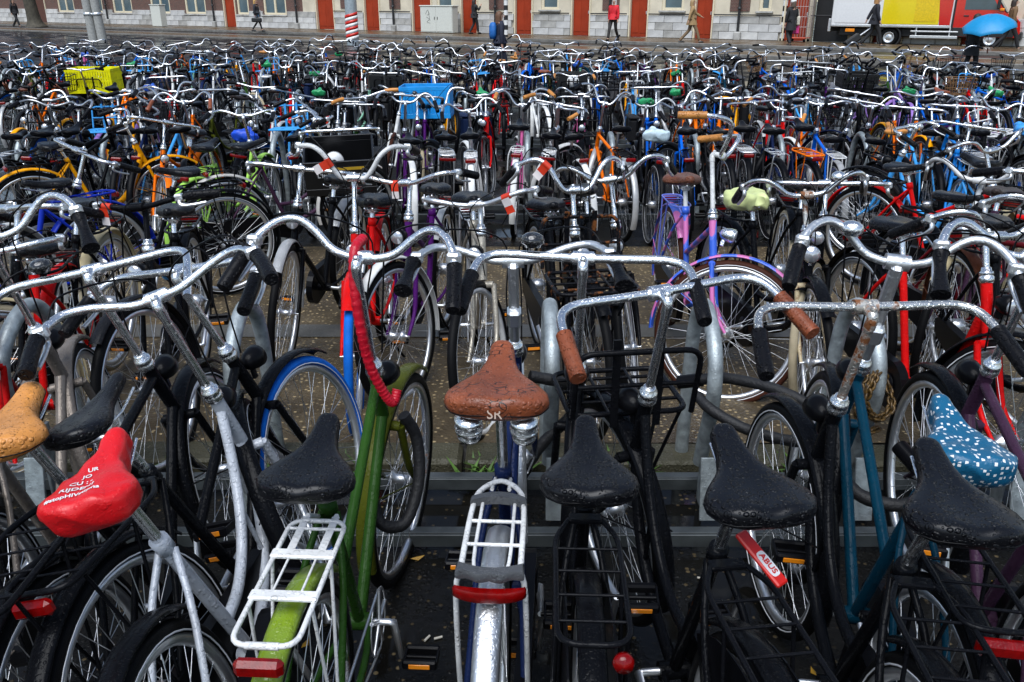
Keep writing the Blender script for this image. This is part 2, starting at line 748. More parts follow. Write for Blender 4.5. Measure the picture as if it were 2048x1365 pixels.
def m_rimset(n=24, k=18):
    b = MB()
    rings = []
    for i in range(n):
        a = 2 * math.pi * i / n
        rings.append([(x, r * math.cos(a), r * math.sin(a)) for x, r in ((-.0135, .325), (-.009, .300), (.009, .300), (.0135, .325))])
    b.loft(rings, False, True, True)
    spokes_into(b, k, .0017)
    b.tube([(-.06, 0, 0), (.06, 0, 0)], .016, 8)
    return b.mesh('rim')


def m_band():
    b = MB()
    for s in (-1, 1):
        b.torus(.3285, .0024, 48, 5, TR(.0182 * s, 0, 0), sx=.6)
    return b.mesh('reflective_band')


def m_mud(a0, a1, hw=.027, rad=.374, n=22, boxy=False):
    """curved guard about the origin of a wheel; angles from +y over +z"""
    b = MB()
    rings = []
    prof = [(-1, -.35), (-.92, .25), (-.5, .8), (0, 1), (.5, .8), (.92, .25), (1, -.35)]
    if boxy:
        prof = [(-1, -.6), (-.97, .5), (-.6, 1), (0, 1.02), (.6, 1), (.97, .5), (1, -.6)]
    for i in range(n + 1):
        a = R(a0 + (a1 - a0) * i / n)
        ring = []
        for x, h in prof:
            ring.append((x * hw, (rad + h * .011) * math.cos(a), (rad + h * .011) * math.sin(a)))
        for x, h in prof[::-1]:
            ring.append((x * (hw - .0015), (rad - .0018 + h * .011) * math.cos(a), (rad - .0018 + h * .011) * math.sin(a)))
        rings.append(ring)
    b.loft(rings, True, True)
    for s in (-1, 1):
        a = R(a1 - (38 if a1 > a0 else -38))
        b.tube([(.03 * s, rad * math.cos(a), rad * math.sin(a)), (.062 * s, 0, .005)], .0026, 5)
    return b.mesh('mudguard')


BARS = dict(
    dutch=[(0, 0, 0), (.10, .001, .001), (.19, .002, .003), (.235, -.006, .0), (.262, -.035, -.008), (.275, -.09, -.03), (.288, -.20, -.08)],
    swan=[(0, 0, 0), (.04, 0, 0), (.085, .008, .014), (.125, .016, .05), (.165, .016, .078), (.205, 0, .082), (.24, -.04, .062), (.262, -.09, .025), (.283, -.19, -.045)],
    north=[(0, 0, 0), (.05, .0, .0), (.10, .012, .012), (.16, .02, .03), (.215, .005, .04), (.25, -.04, .034), (.27, -.10, .02), (.282, -.2, -.012)],
    flat=[(0, 0, 0), (.06, 0, .002), (.12, -.002, .012), (.19, -.015, .02), (.25, -.035, .02), (.32, -.06, .012)],
    high=[(0, 0, 0), (.05, 0, 0), (.085, .012, .04), (.12, .02, .10), (.165, .01, .135), (.215, -.03, .135), (.25, -.09, .12), (.28, -.2, .085)])


def bar_pts(kind, k=4):
    half = BARS[kind]
    return cr([(-x, y, z) for x, y, z in half[:0:-1]] + half, k)


def m_bar(kind):
    b = MB()
    b.tube(bar_pts(kind), .011, 12)
    b.tube([(-.03, 0, 0), (.03, 0, 0)], .0145, 10)
    return b.mesh('handlebar')


def tail_of(kind, length):
    p = bar_pts(kind, 6)
    out, d = [p[-1]], 0
    for a, c in zip(p[::-1], p[-2::-1]):
        d += (a - c).length
        if d > length:
            f = (d - length) / (a - c).length
            out.append(c + (a - c) * f)
            break
        out.append(c)
    return out


def m_grip(kind, side, style='plain'):
    p = tail_of(kind, .125)
    ext = p[0] + (p[0] - p[1]).normalized() * .006
    p = [ext, p[0] + (p[1] - p[0]) * .1] + p[1:]
    p = [Vector((q.x * side, q.y, q.z)) for q in p]
    b = MB()
    n = len(p)
    if style == 'plain':
        rr = [.0165] + [.0185] * (n - 2) + [.0195]
        b.tube(p, rr, 12)
    elif style == 'ergo':
        pp = cr(p, 3)
        m = len(pp)
        rr = [.0175 + .0045 * math.cos(2 * math.pi * min(1, i / m) * .9) for i in range(m)]
        b.tube(pp, rr, 12, sx=1.12)
    else:   # ribbed
        pp = cr(p, 5)
        rr = [.0178 + (.0018 if i % 2 else 0) for i in range(len(pp))]
        b.tube(pp, rr, 12)
    return b.mesh('grip')


def m_stem(dh, style='quill'):
    b = MB()
    zt = 1.08 + dh
    if style == 'quill':
        b.tube([(0, axis_y(.86), .86), (0, axis_y(zt - .01), zt - .01)], .0115, 10)
        b.tube(cr([(0, axis_y(zt - .03), zt - .03), (0, axis_y(zt) + .004, zt + .004), (0, axis_y(zt) + .05, zt + .01)], 4), .0135, 10)
        b.tube([(-.027, axis_y(zt) + .05, zt + .01), (.027, axis_y(zt) + .05, zt + .01)], .0185, 12)
        b.lathe([(.006, -.004), (.0075, 0), (.0075, .008), (.004, .01)], 8, TR(0, axis_y(zt) + .005, zt + .017))
    else:   # tall adjustable stem
        b.tube([(0, axis_y(.86), .86), (0, axis_y(.97), .97)], .0145, 12)
        b.box((0, 0, 0), (.04, .045, .06), .008, TR(0, axis_y(.975), .98) @ RX(R(21)))
        M = TR(0, axis_y(.98), .98) @ RX(R(14))
        L = zt - .98
        b.box((0, .012, L / 2), (.03, .035, L + .02), .008, M)
        b.tube([(-.03, axis_y(zt) + .05, zt + .01), (.03, axis_y(zt) + .05, zt + .01)], .0215, 12)
    return b.mesh('stem')


SAD_W = [(0, .0), (.012, .035), (.04, .068), (.10, .093), (.2, .108), (.3, .105), (.4, .088), (.5, .064), (.6, .045), (.72, .034), (.85, .029), (.94, .026), (.98, .018), (1, .0)]


def interp(tab, t):
    for (a, x), (b, y) in zip(tab, tab[1:]):
        if t <= b:
            f = (t - a) / (b - a)
            return x + (y - x) * f
    return tab[-1][1]


def m_saddle(kind):
    """kinds: gel (broad padded), sport, plump, cover (plastic rain cover), bag"""
    L, W, H = dict(gel=(.285, .94, .027), sport=(.28, .68, .022), plump=(.27, 1.02, .036), cover=(.265, .84, .034), bag=(.29, 1.12, .055), city=(.275, .82, .028))[kind]
    b = MB()
    n, m = 30, 28
    rings = []
    for i in range(n + 1):
        u = i / n
        t = .5 - .5 * math.cos(math.pi * u)
        w = max(.0008, interp(SAD_W, t)) * W
        e = min(1, math.sqrt(max(0, 1 - (1 - min(1, t / .10)) ** 2)) + .02) * min(1, math.sqrt(max(0, 1 - (1 - min(1, (1 - t) / .07)) ** 2)) + .02)
        y = -.145 + L * t
        zc = .036 + .014 * (1 - t) ** 2 * 1.4 - .010 * math.sin(math.pi * t) + (.008 if kind == 'sport' else 0)
        hu = H * e * (1.05 - .35 * t)
        hl = (.026 if kind not in ('cover', 'bag') else .05) * e * (1.1 - .45 * t)
        ring = []
        for j in range(m):
            a = 2 * math.pi * j / m
            c, s_ = math.cos(a), math.sin(a)
            x = w * math.copysign(abs(c) ** .78, c)
            z = zc + (hu * abs(s_) ** .75 if s_ > 0 else -hl * abs(s_) ** .55)
            if s_ > 0:      # valley between the two rear cushions
                z -= .008 * math.exp(-(x / .018) ** 2) * (1 - t) * e
            q = Vector((x, y, z))
            if kind in ('cover', 'bag'):
                k = .0065 if kind == 'cover' else .016
                q += Vector((noise.noise(q * 26), noise.noise(q * 26 + Vector((9, 0, 0))), noise.noise(q * 26 + Vector((0, 9, 0))))) * k
                if s_ < 0:
                    q.x *= 1 + .05 * noise.noise(Vector((q.y * 90, q.x * 30, 1)))
            ring.append(q)
        rings.append(ring)
    b.loft(rings, True, True)
    return b.mesh('saddle')


def m_piping(kind):
    """seam round the edge of the saddle"""
    me = CACHE[('saddle', kind)]
    m = 28
    rows = len(me.vertices) // m - 0
    pts = []
    for side in (m - 1, m // 2 + 1):
        seq = [me.vertices[i * m + side].co.copy() for i in range(2, 29)]
        pts.append(seq)
    q = pts[0] + pts[1][::-1]
    b = MB()
    b.tube(q, .0016, 5, closed=True)
    return b.mesh('piping')


def m_basket():
    b = MB()
    z0, z1, w, d, yc = .77, .99, .17, .13, .62
    for z, k in ((z0, .82), (z0 + .075, .88), (z0 + .15, .94), (z1, 1.0)):
        b.tube(fil([(-w * k, yc - d * k, z), (w * k, yc - d * k, z), (w * k, yc + d * k, z), (-w * k, yc + d * k, z)], .04, 3, True), .006 if z == z1 else .004, 5, closed=True)
    n = 9
    for i in range(n):
        t = -1 + 2 * i / (n - 1)
        for s in (-1, 1):
            b.tube([(w * .8 * t, yc + s * d * .82, z0), (w * .97 * t, yc + s * d, z1)], .0035, 4, False)
            if i % 2:
                b.tube([(s * w * .82, yc + d * .8 * t, z0), (s * w, yc + d * .97 * t, z1)], .0035, 4, False)
        b.tube([(w * .8 * t, yc - d * .8, z0), (w * .8 * t, yc + d * .8, z0)], .0035, 4, False)
    return b.mesh('basket')


def m_pannier(sd):
    b = MB()
    b.box((.125 * sd, -.50, .62), (.11, .33, .27), .03)
    b.box((.125 * sd, -.50, .765), (.12, .345, .03), .012)
    b.box((.186 * sd, -.50, .66), (.008, .05, .2), .003)
    return b.mesh('pannier')


def m_springs():
    b = MB()
    for s in (0,):
        M = TR(0, -.105, -.045)
        b.lathe([(.01, 0), (.024, .004), (.027, .014), (.02, .019), (.029, .024), (.031, .034), (.022, .039), (.029, .046), (.03, .056), (.012, .062)], 18, M)
    return b.mesh('spring')


def m_post(ds):
    b = MB()
    z1 = .905 + ds
    b.tube([(0, seat_y(.74), .74), (0, seat_y(z1), z1)], .0125, 10)
    y = seat_y(z1)
    b.box((0, y, z1 - .002), (.045, .045, .03), .006)
    for s in (-1, 1):
        b.tube(cr([(.02 * s, y + .12, z1 + .032), (.022 * s, y + .04, z1 + .005), (.024 * s, y - .04, z1 + .005), (.05 * s, y - .11, z1 + .028)], 3), .0035, 6)
    return b.mesh('seat_post')


def m_carrier(kind):
    b = MB()
    z = .77
    if kind in ('tube', 'thin', 'wide'):
        w, y0, y1, r = dict(tube=(.066, -.26, -.64, .0062), thin=(.056, -.25, -.60, .0045), wide=(.08, -.26, -.66, .0075))[kind]
        q = fil([(-w * .55, y0, z + .004), (-w, y0 - .06, z), (-w, y1, z), (w, y1, z), (w, y0 - .06, z), (w * .55, y0, z + .004)], .045, 5)
        b.tube(q, r, 8)
        for i in range(4):
            y = y0 - .10 + (y1 - y0 + .16) * i / 3
            b.tube([(-w, y, z + .001), (w, y, z + .001)], .0034, 6)
        b.box((0, y0 + .005, z + .004), (w * 1.1, .03, .012), .003)
        for s in (-1, 1):
            b.tube([(w * .5 * s, y0 + .01, z + .004), (.02 * s, -.205, .75)], .005, 6)
            b.tube([(w * s, y0 - .16, z - .003), (.07 * s, -.50, .36)], .0046, 6)
            b.tube([(w * s, y1 + .05, z - .003), (.07 * s, -.50, .36)], .0046, 6)
    elif kind == 'slat':
        w, y0, y1 = .06, -.27, -.655
        b.tube(fil([(-w, y0, z), (-w, y1, z), (w, y1, z), (w, y0, z)], .035, 5, True), .0055, 8, closed=True)
        for y in (y0 - .125, y0 - .255):
            b.box((0, y, z + .004), (.133, .027, .010), .003)
        for s in (-1, 1):
            b.box((.032 * s, y0 - .06, z + .001), (.017, .15, .003), .001)
            b.tube([(.028 * s, y0 - .13, z), (.028 * s, y0 - .26, z)], .0028, 6)
            b.tube([(.032 * s, y0 + .02, z), (.02 * s, -.215, .745)], .006, 6)
            b.tube([(w * s, y0 - .14, z - .003), (.072 * s, -.50, .36)], .004, 6)
            b.tube([(w * s, y0 - .28, z - .003), (.072 * s, -.50, .36)], .004, 6)
        b.tube([(-.03, y1, z), (.03, y1, z)], .0072, 8)
        b.tube([(-w, y0 - .03, z), (w, y0 - .03, z)], .004, 6)
    elif kind == 'silver':
        w, y0, y1 = .058, -.27, -.61
        b.tube(cr([(-w * 1.03, y1, z), (-w, y0 - .12, z), (-w * .8, y0 - .03, z), (0, y0 + .012, z + .003), (w * .8, y0 - .03, z), (w, y0 - .12, z), (w * 1.03, y1, z)], 5), .0065, 8)
        b.tube(cr([(-.036, y0 - .07, z), (-.036, y1 + .05, z), (-.02, y1 + .022, z), (.02, y1 + .022, z), (.036, y1 + .05, z), (.036, y0 - .07, z)], 4), .0042, 7)
        for y in (y0 - .15, y0 - .235):
            b.tube([(-w, y, z), (w, y, z)], .0045, 7)
        for s in (-1, 1):
            b.tube(cr([(w * 1.03 * s, y1 + .02, z), (.07 * s, y1 + .02, z - .06), (.074 * s, -.54, .45), (.074 * s, -.50, .36)], 3), .0062, 7)
            b.tube([(.02 * s, y0 - .02, z), (.018 * s, -.21, .75)], .005, 6)
    return b.mesh('rear_carrier')


def m_tail(kind='box'):
    b = MB()
    if kind == 'box':
        b.box((0, 0, 0), (.088, .026, .036), .009)
    elif kind == 'wide':
        n = 14
        rings = []
        for h, k in ((-.015, .9), (-.011, 1), (.006, 1), (.010, .93)):
            up = [(.073 * k * math.sin(a), -.024 * k * math.cos(a) ** 1.0 + .004) for a in [math.pi / 2 * (-1 + 2 * j / n) for j in range(n + 1)]]
            dn = [(.07 * math.sin(a), -.010 * math.cos(a) + .008) for a in [math.pi / 2 * (1 - 2 * j / n) for j in range(n + 1)]]
            rings.append([(x, y, h) for x, y in up + dn])
        b.loft(rings, True, True)
    else:
        b.lathe([(0, -.01), (.017, -.01), (.02, 0), (.016, .01), (0, .013)], 16, RX(R(90)))
    return b.mesh('tail_light')


def m_headlight():
    b = MB()
    b.lathe([(0, -.05), (.016, -.046), (.028, -.03), (.036, 0), (.037, .022), (.034, .024), (.0, .026)], 18, RX(R(-90)))
    b.box((0, -.02, -.035), (.012, .02, .05), .003)
    return b.mesh('headlight')


def m_lensdisc():
    return MB().lathe([(0, .024), (.034, .0235), (.030, .030), (.0, .034)], 18, RX(R(-90))).mesh('lens')


def m_case():
    b = MB()
    out = []
    for i in range(13):
        a = R(-100 + 200 * i / 12)
        out.append((-.02 + .105 * math.cos(a), .29 + .105 * math.sin(a)))
    for i in range(9):
        a = R(100 + 160 * i / 8)
        out.append((-.50 + .05 * math.cos(a), .345 + .05 * math.sin(a)))
    b.prism(out, .042, .078)
    b.lathe([(.03, 0), (.05, .003), (.05, .006), (.0, .008)], 16, TR(.078, -.02, .29) @ RY(R(90)))
    return b.mesh('chain_case')


def m_chainring():
    b = MB()
    b.torus(.088, .004, 32, 6, TR(.05, -.02, .29), sx=.5)
    for k in range(5):
        a = 2 * math.pi * k / 5
        b.tube([(.052, -.02, .29), (.05, -.02 + .088 * math.cos(a), .29 + .088 * math.sin(a))], .006, 5)
    b.tube([(.05, -.02, .377), (.05, -.5, .385)], .004, 5)
    b.tube([(.05, -.02, .203), (.05, -.5, .318)], .004, 5)
    return b.mesh('chainring')


def m_crank():
    b = MB()
    b.tube([(-.095, 0, -.17), (-.09, 0, 0), (-.08, 0, 0), (.08, 0, 0), (.09, 0, 0), (.095, 0, .17)], [.008, .011, .01, .01, .011, .008], 8)
    return b.mesh('crank')


def m_pedal():
    b = MB()
    for y in (-.032, .032):
        b.box((.055, y, 0), (.095, .018, .028), .005)
    b.tube([(0, 0, 0), (.1, 0, 0)], .006, 8)
    b.box((.012, 0, 0), (.006, .06, .022), .001)
    b.box((.1, 0, 0), (.006, .06, .022), .001)
    return b.mesh('pedal')


def m_pedalref():
    b = MB()
    for y in (-.0422, .0422):
        b.box((.055, y, 0), (.058, .003, .014), .001)
    return b.mesh('pedal_reflector')


def m_kick():
    b = MB()
    b.tube(cr([(-.03, -.10, .28), (-.06, -.14, .15), (-.13, -.2, .012)], 3), .007, 7)
    return b.mesh('kickstand')


def m_fcarrier():
    b = MB()
    z0 = .735
    q = [(-.17, .50, z0), (-.17, .80, z0 + .0), (.17, .80, z0), (.17, .50, z0)]
    b.tube(fil(q, .05, 5, True), .0085, 8, closed=True)
    b.tube(fil([(-.17, .47, z0 + .01), (-.17, .42, z0 + .22), (.17, .42, z0 + .22), (.17, .47, z0 + .01)], .05, 5), .0085, 8)
    for y in (.58, .66, .74):
        b.tube([(-.17, y, z0), (.17, y, z0)], .006, 6)
    b.tube([(-.165, .45, z0 + .11), (.165, .45, z0 + .11)], .007, 6)
    for x in (-.06, .06):
        b.box((x, .44, z0 + .12), (.022, .006, .26), .001, None)
        b.tube([(x, .50, z0 + .002), (x, .80, z0 + .002)], .006, 6)
    for s in (-1, 1):
        b.tube([(.16 * s, .70, z0), (.064 * s, .60, .36)], .006, 6)
        b.tube([(.16 * s, .52, z0), (.064 * s, .60, .36)], .006, 6)
    return b.mesh('front_carrier')


def m_bell():
    b = MB()
    b.lathe([(0, -.016), (.02, -.016), (.022, -.01), (.029, -.006), (.030, .004), (.026, .014), (.015, .021), (.004, .0235), (.0, .0238)], 20)
    return b.mesh('bell')


def m_lever(kind, side):
    p = tail_of(kind, .15)[-1]
    e = tail_of(kind, .04)[-1]
    b = MB()
    a = Vector((p.x * side, p.y, p.z))
    c = Vector((e.x * side, e.y, e.z))
    d = (c - a).normalized()
    off = Vector((side * .0, .03, -.03))
    b.box(a, (.035, .03, .03), .006)
    b.tube(cr([a, a + off * .8 + d * .01, a + off + d * .05, c + off * .9], 3), [.007] * 5 + [.0055] * 5, 8, sx=1.3)
    return b.mesh('brake_lever')


def m_cable(kind, side):
    p = tail_of(kind, .16)[-1]
    a = Vector((p.x * side, p.y + .01, p.z))
    b = MB()
    b.tube(cr([a, a + Vector((-.06 * side, .07, .05)), Vector((.03 * side, .14, .02)), Vector((.022 * side, .10, -.14)), Vector((.02 * side, .09, -.30))], 6), .0026, 6)
    return b.mesh('brake_cable')


def m_skirt():
    """coat guard panel beside the rear wheel"""
    b = MB()
    for s in (-1, 1):
        out = []
        for i in range(11):
            a = R(45 + 95 * i / 10)
            out.append((-.5 + .355 * math.cos(a), .352 + .355 * math.sin(a)))
        out += [(-.60, .40), (-.50, .38), (-.34, .42)]
        b.prism(out, .043 * s, .046 * s)
    return b.mesh('coat_guard')


def wheel(parent, M, s, lod, rear, spin):
    n, mm = ((56, 10) if lod == 0 else (40, 8) if lod == 1 else (28, 6))
    near = lod == 0
    tc = s.get('tyre', 'black')
    if not rear:
        tc = s.get('ftyre', tc)
    w = ob('wheel', cached(('tyre', n), lambda: m_tyre(n, mm)), tyre_mat(tc), parent, M @ RX(spin))
    rimm = s['rimm']
    if lod == 2:
        ob('rim', cached('rimset', m_rimset), rimm, w)
        return w
    ob('rim', cached(('rim', n), lambda: m_rim(n)), rimm, w)
    sp = ob('spokes', cached(('spokes', lod), lambda: m_spokes(36 if near else 28, .0013 if near else .0014)), M_chrome(False) if near else mat('dull_spoke', (.35, .35, .36), rough=.4, metal=.9), w)
    sp['kind'] = 'stuff'
    ob('hub', cached(('hub', rear), lambda: m_hub(rear)), M_alu(), w)
    if s.get('band', False):
        ob('reflective_band', cached('band', m_band), M_band(), w)
    return w


DEF = dict(style='oma', col='black', bar='dutch', ds=0., dh=0., saddle='gel', smat=None, carrier='tube', cmat=None, fend='black', grip=None, gripstyle='plain', barm=None,
           head=True, tail='box', case=True, fcar=None, steer=0., band=False, stem='quill', bell=None, skirt=False, lever=True, kick=True, springs=False)
WORLD = {}


def bike(spec, x, y, psi, lean=0., lod=0, label='', group=None, key=None, pitch=0., dz=0.):
    s = dict(DEF)
    s.update(spec)
    near = lod == 0
    M = TR(x, y, g(y) + dz) @ RZ(psi) @ RY(lean) @ RX(pitch)
    root = thing('bicycle', label, 'bicycle', M, group)
    S = TR(*AX0) @ Matrix.Rotation(s['steer'], 4, AXD) @ TR(*(-AX0))
    fm = s['fmat'] if 'fmat' in s else paint(s['col'], near)
    bm = s['barm'] or M_chrome(near)
    gm = s['grip'] or M_rubber(near)
    sm = s['smat'] or M_vinyl(near)
    cm = s['cmat'] or M_blackmetal(near)
    mudm = s['mudm'] if 'mudm' in s else paint(s['fend'] or 'black', near)
    s['rimm'] = s.get('rimm') or (M_alu(False) if lod == 0 else rnd.choice((M_alu(False), mat('dull_rim', (.2, .205, .21), rough=.45, metal=.8), mat('black_rim', (.006, .006, .007), rough=.35, spec=.1), mat('dull_rim', (.25, .255, .26)))))
    st = s['style']
    fr = ob('frame', cached(('frame', st), lambda: m_frame(st)), fm, root)
    ob('fork', cached('fork', m_fork), s.get('forkm', fm), root, S)
    if lod < 2:
        ob('headset', cached('headset', m_headset), M_chrome(near), root)
    spin = rnd.uniform(0, 6.28)
    wheel(root, TR(*RAX), s, lod, True, spin)
    wheel(root, S @ TR(*FAX), s, lod, False, spin * 1.7)
    if s['fend'] is not None:
        boxy = s.get('boxy', False)
        ob('mudguard', cached(('mudr', boxy), lambda: m_mud(42, 205, boxy=boxy)), mudm, root, TR(*RAX))
        ob('mudguard', cached(('mudf', boxy), lambda: m_mud(52, 196, boxy=boxy)), s.get('fmudm', mudm), root, S @ TR(*FAX))
    dh = round(s['dh'] / .02) * .02
    stm = s.get('stemm') or bm
    ob('stem', cached(('stem', dh, s['stem']), lambda: m_stem(dh, s['stem'])), stm, root, S)
    zt = 1.08 + dh
    CL = S @ TR(0, axis_y(zt) + .05, zt + .01)
    bk = s['bar']
    BM = CL @ RX(s.get('bart', 0.)) @ RZ(s.get('baryaw', 0.))
    hb = ob('handlebar', cached(('bar', bk), lambda: m_bar(bk)), bm, root, BM)
    for sd in (-1, 1):
        if s.get('nogrip') == sd:
            continue
        gk = s['gripstyle']
        ob('grip', cached(('grip', bk, sd, gk), lambda: m_grip(bk, sd, gk)), gm, hb)
        if lod == 1 and sd == 1:
            ob('brake_cable', cached(('cable', bk, sd), lambda: m_cable(bk, sd)), M_plastic(), hb)
        if lod == 0 and s['lever'] in (True, sd):
            ob('brake_lever', cached(('lever', bk, sd), lambda: m_lever(bk, sd)), M_alu(near), hb)
            ob('brake_cable', cached(('cable', bk, sd), lambda: m_cable(bk, sd)), M_plastic(), hb)
    if s['bell'] and lod < 2:
        ob('bell', cached('bell', m_bell), M_chrome(near) if s['bell'] == 'chrome' else mat('black_enamel', (.01, .01, .011), rough=.15, coat=1, wet=.8), hb, TR(-.13, .0, .04 + (.03 if bk == 'swan' else 0)) @ RX(R(-8)))
    if s['saddle']:
        zs = .905 + s['ds']
        dsq = round(s['ds'] / .02) * .02
        ob('seat_post', cached(('post', dsq), lambda: m_post(dsq)), s.get('postm', M_chrome(near)), root)
        sk = s['saddle']
        so = ob('saddle', cached(('saddle', sk), lambda: m_saddle(sk)), sm, root, TR(0, seat_y(zs), zs) @ RX(s.get('stilt', R(12))))
        WORLD[(key, 'saddle')] = so
        if s['springs']:
            [ob('spring', cached('springs', m_springs), M_chrome(near), so, TR(.058 * q, 0, 0)) for q in (-1, 1)]
        if lod == 0 and sk not in ('bag', 'cover'):
            ob('piping', cached(('piping', sk), lambda: m_piping(sk)), M_plastic(), so)
    ck = s['carrier']
    if s.get('basket'):
        ob('basket', cached('basket', m_basket), s['basket'], root)
    if s.get('pannier'):
        for sd in (-1, 1):
            ob('pannier', cached(('pannier', sd), lambda: m_pannier(sd)), s['pannier'], root)
    if ck:
        ob('rear_carrier', cached(('car', ck), lambda: m_carrier(ck)), cm, root)
    if s['tail']:
        ty = dict(tube=-.655, thin=-.615, wide=-.675, slat=-.68, silver=-.625)[ck] if ck else -.40
        tz = .745 if ck else .70
        tk = s['tail']
        if not ck:
            ty, tz = (-.835, .62)
        ob('tail_light', cached(('tail', tk), lambda: m_tail(tk)), M_red_lens(), root, TR(.05 if tk == 'round' else 0, ty, tz))
    if s['head'] and lod < 2 or s['head'] == 'big':
        hm = M_chrome(near) if s['head'] == 'chrome' else M_plastic()
        ho = ob('headlight', cached('headlight', m_headlight), hm, root, S @ TR(0, axis_y(.80) + .085, .80))
        ob('lens', cached('lensdisc', m_lensdisc), M_lens(), ho)
    if s['case']:
        ob('chain_case', cached('case', m_case), s.get('casem', M_plastic()), root)
    elif lod < 2:
        ob('chainring', cached('ring', m_chainring), M_alu(), root)
    if lod < 2:
        ca = s.get('crank', rnd.uniform(0, 6.28))
        c = ob('crank', cached('crank', m_crank), M_alu(), root, TR(*BB) @ RX(ca))
        for sd in (-1, 1):
            Mp = TR(.095 * sd, 0, .17 * sd) @ RX(-ca + rnd.uniform(-.3, .3)) @ (Matrix.Diagonal((sd, 1, 1, 1)))
            p = ob('pedal', cached('pedal', m_pedal), M_plastic(), c, Mp)
            ob('pedal_reflector', cached('pedalref', m_pedalref), M_orange_lens(), p) if lod == 0 else None
        if s['kick']:
            ob('kickstand', cached('kick', m_kick), M_blackmetal(), root)
    if s['fcar']:
        ob('front_carrier', cached('fcar', m_fcarrier), s['fcar'], root)
    if s['skirt']:
        ob('coat_guard', cached('skirt', m_skirt), M_plastic(), root)
    WORLD[(key, 'root')] = root
    WORLD[(key, 'M')] = M
    WORLD[(key, 'bar')] = M @ BM
    WORLD[(key, 'kind')] = bk
    WORLD[(key, 'S')] = M @ S
    return root

# ------------------------------------------------------------------ the setting
def ground_mat(name, c1, c2, peb, pscale, rough0, rough1, pebamt, bump=.004, puddle=None):
    m = bpy.data.materials.new(name)
    m.use_nodes = True
    nt = m.node_tree
    b = nt.nodes['Principled BSDF']
    L = nt.links.new
    tc = nd(nt, 'ShaderNodeTexCoord')
    co = tc.outputs['Object']
    n1 = nd(nt, 'ShaderNodeTexNoise')
    n1.inputs['Scale'].default_value = 2.3
    n1.inputs['Detail'].default_value = 8
    n1.inputs['Roughness'].default_value = .65
    L(co, n1.inputs['Vector'])
    mx = nd(nt, 'ShaderNodeMix', data_type='RGBA')
    mr = nd(nt, 'ShaderNodeMapRange')
    mr.inputs['From Min'].default_value, mr.inputs['From Max'].default_value = .32, .68
    L(n1.outputs['Fac'], mr.inputs['Value'])
    L(mr.outputs[0], mx.inputs['Factor'])
    mx.inputs['A'].default_value = (*c1, 1)
    mx.inputs['B'].default_value = (*c2, 1)
    vo = nd(nt, 'ShaderNodeTexVoronoi')
    vo.inputs['Scale'].default_value = pscale
    L(co, vo.inputs['Vector'])
    sp = nd(nt, 'ShaderNodeSeparateColor')
    L(vo.outputs['Color'], sp.inputs[0])
    gt = nd(nt, 'ShaderNodeMapRange')
    gt.inputs['From Min'].default_value, gt.inputs['From Max'].default_value = 1 - pebamt, 1 - pebamt + .12
    L(sp.outputs[0], gt.inputs['Value'])
    ed = nd(nt, 'ShaderNodeMapRange')
    ed.inputs['From Min'].default_value, ed.inputs['From Max'].default_value = .42, .25
    L(vo.outputs['Distance'], ed.inputs['Value'])
    mu = nd(nt, 'ShaderNodeMath', operation='MULTIPLY')
    L(gt.outputs[0], mu.inputs[0])
    L(ed.outputs[0], mu.inputs[1])
    rp = nd(nt, 'ShaderNodeMix', data_type='RGBA')
    L(sp.outputs[1], rp.inputs['Factor'])
    rp.inputs['A'].default_value = (*[c * .35 for c in peb], 1)
    rp.inputs['B'].default_value = (*peb, 1)
    m2 = nd(nt, 'ShaderNodeMix', data_type='RGBA')
    L(mu.outputs[0], m2.inputs['Factor'])
    L(mx.outputs['Result'], m2.inputs['A'])
    L(rp.outputs['Result'], m2.inputs['B'])
    L(m2.outputs['Result'], b.inputs['Base Color'])
    n2 = nd(nt, 'ShaderNodeTexNoise')
    n2.inputs['Scale'].default_value = 1.1
    n2.inputs['Detail'].default_value = 4
    L(co, n2.inputs['Vector'])
    rr = nd(nt, 'ShaderNodeMapRange')
    rr.inputs['From Min'].default_value, rr.inputs['From Max'].default_value = .42, .58
    rr.inputs['To Min'].default_value, rr.inputs['To Max'].default_value = rough0, rough1
    L(n2.outputs['Fac'], rr.inputs['Value'])
    L(rr.outputs[0], b.inputs['Roughness'])
    b.inputs['Specular IOR Level'].default_value = .2
    bp = nd(nt, 'ShaderNodeBump')
    bp.inputs['Distance'].default_value = bump
    bp.inputs['Strength'].default_value = .8
    ad = nd(nt, 'ShaderNodeMath', operation='MULTIPLY_ADD')
    n3 = nd(nt, 'ShaderNodeTexNoise')
    n3.inputs['Scale'].default_value = 55
    n3.inputs['Detail'].default_value = 5
    L(co, n3.inputs['Vector'])
    L(ed.outputs[0], ad.inputs[0])
    ad.inputs[1].default_value = .5
    L(n3.outputs['Fac'], ad.inputs[2])
    if puddle:
        pm = nd(nt, 'ShaderNodeMapRange')
        pm.inputs['From Min'].default_value, pm.inputs['From Max'].default_value = puddle, puddle + .06
        pm.inputs['To Min'].default_value, pm.inputs['To Max'].default_value = 0, .8
        L(n2.outputs['Fac'], pm.inputs['Value'])
        L(pm.outputs[0], bp.inputs['Strength'])
    L(ad.outputs[0], bp.inputs['Height'])
    L(bp.outputs[0], b.inputs['Normal'])
    MATS[name] = m
    return m


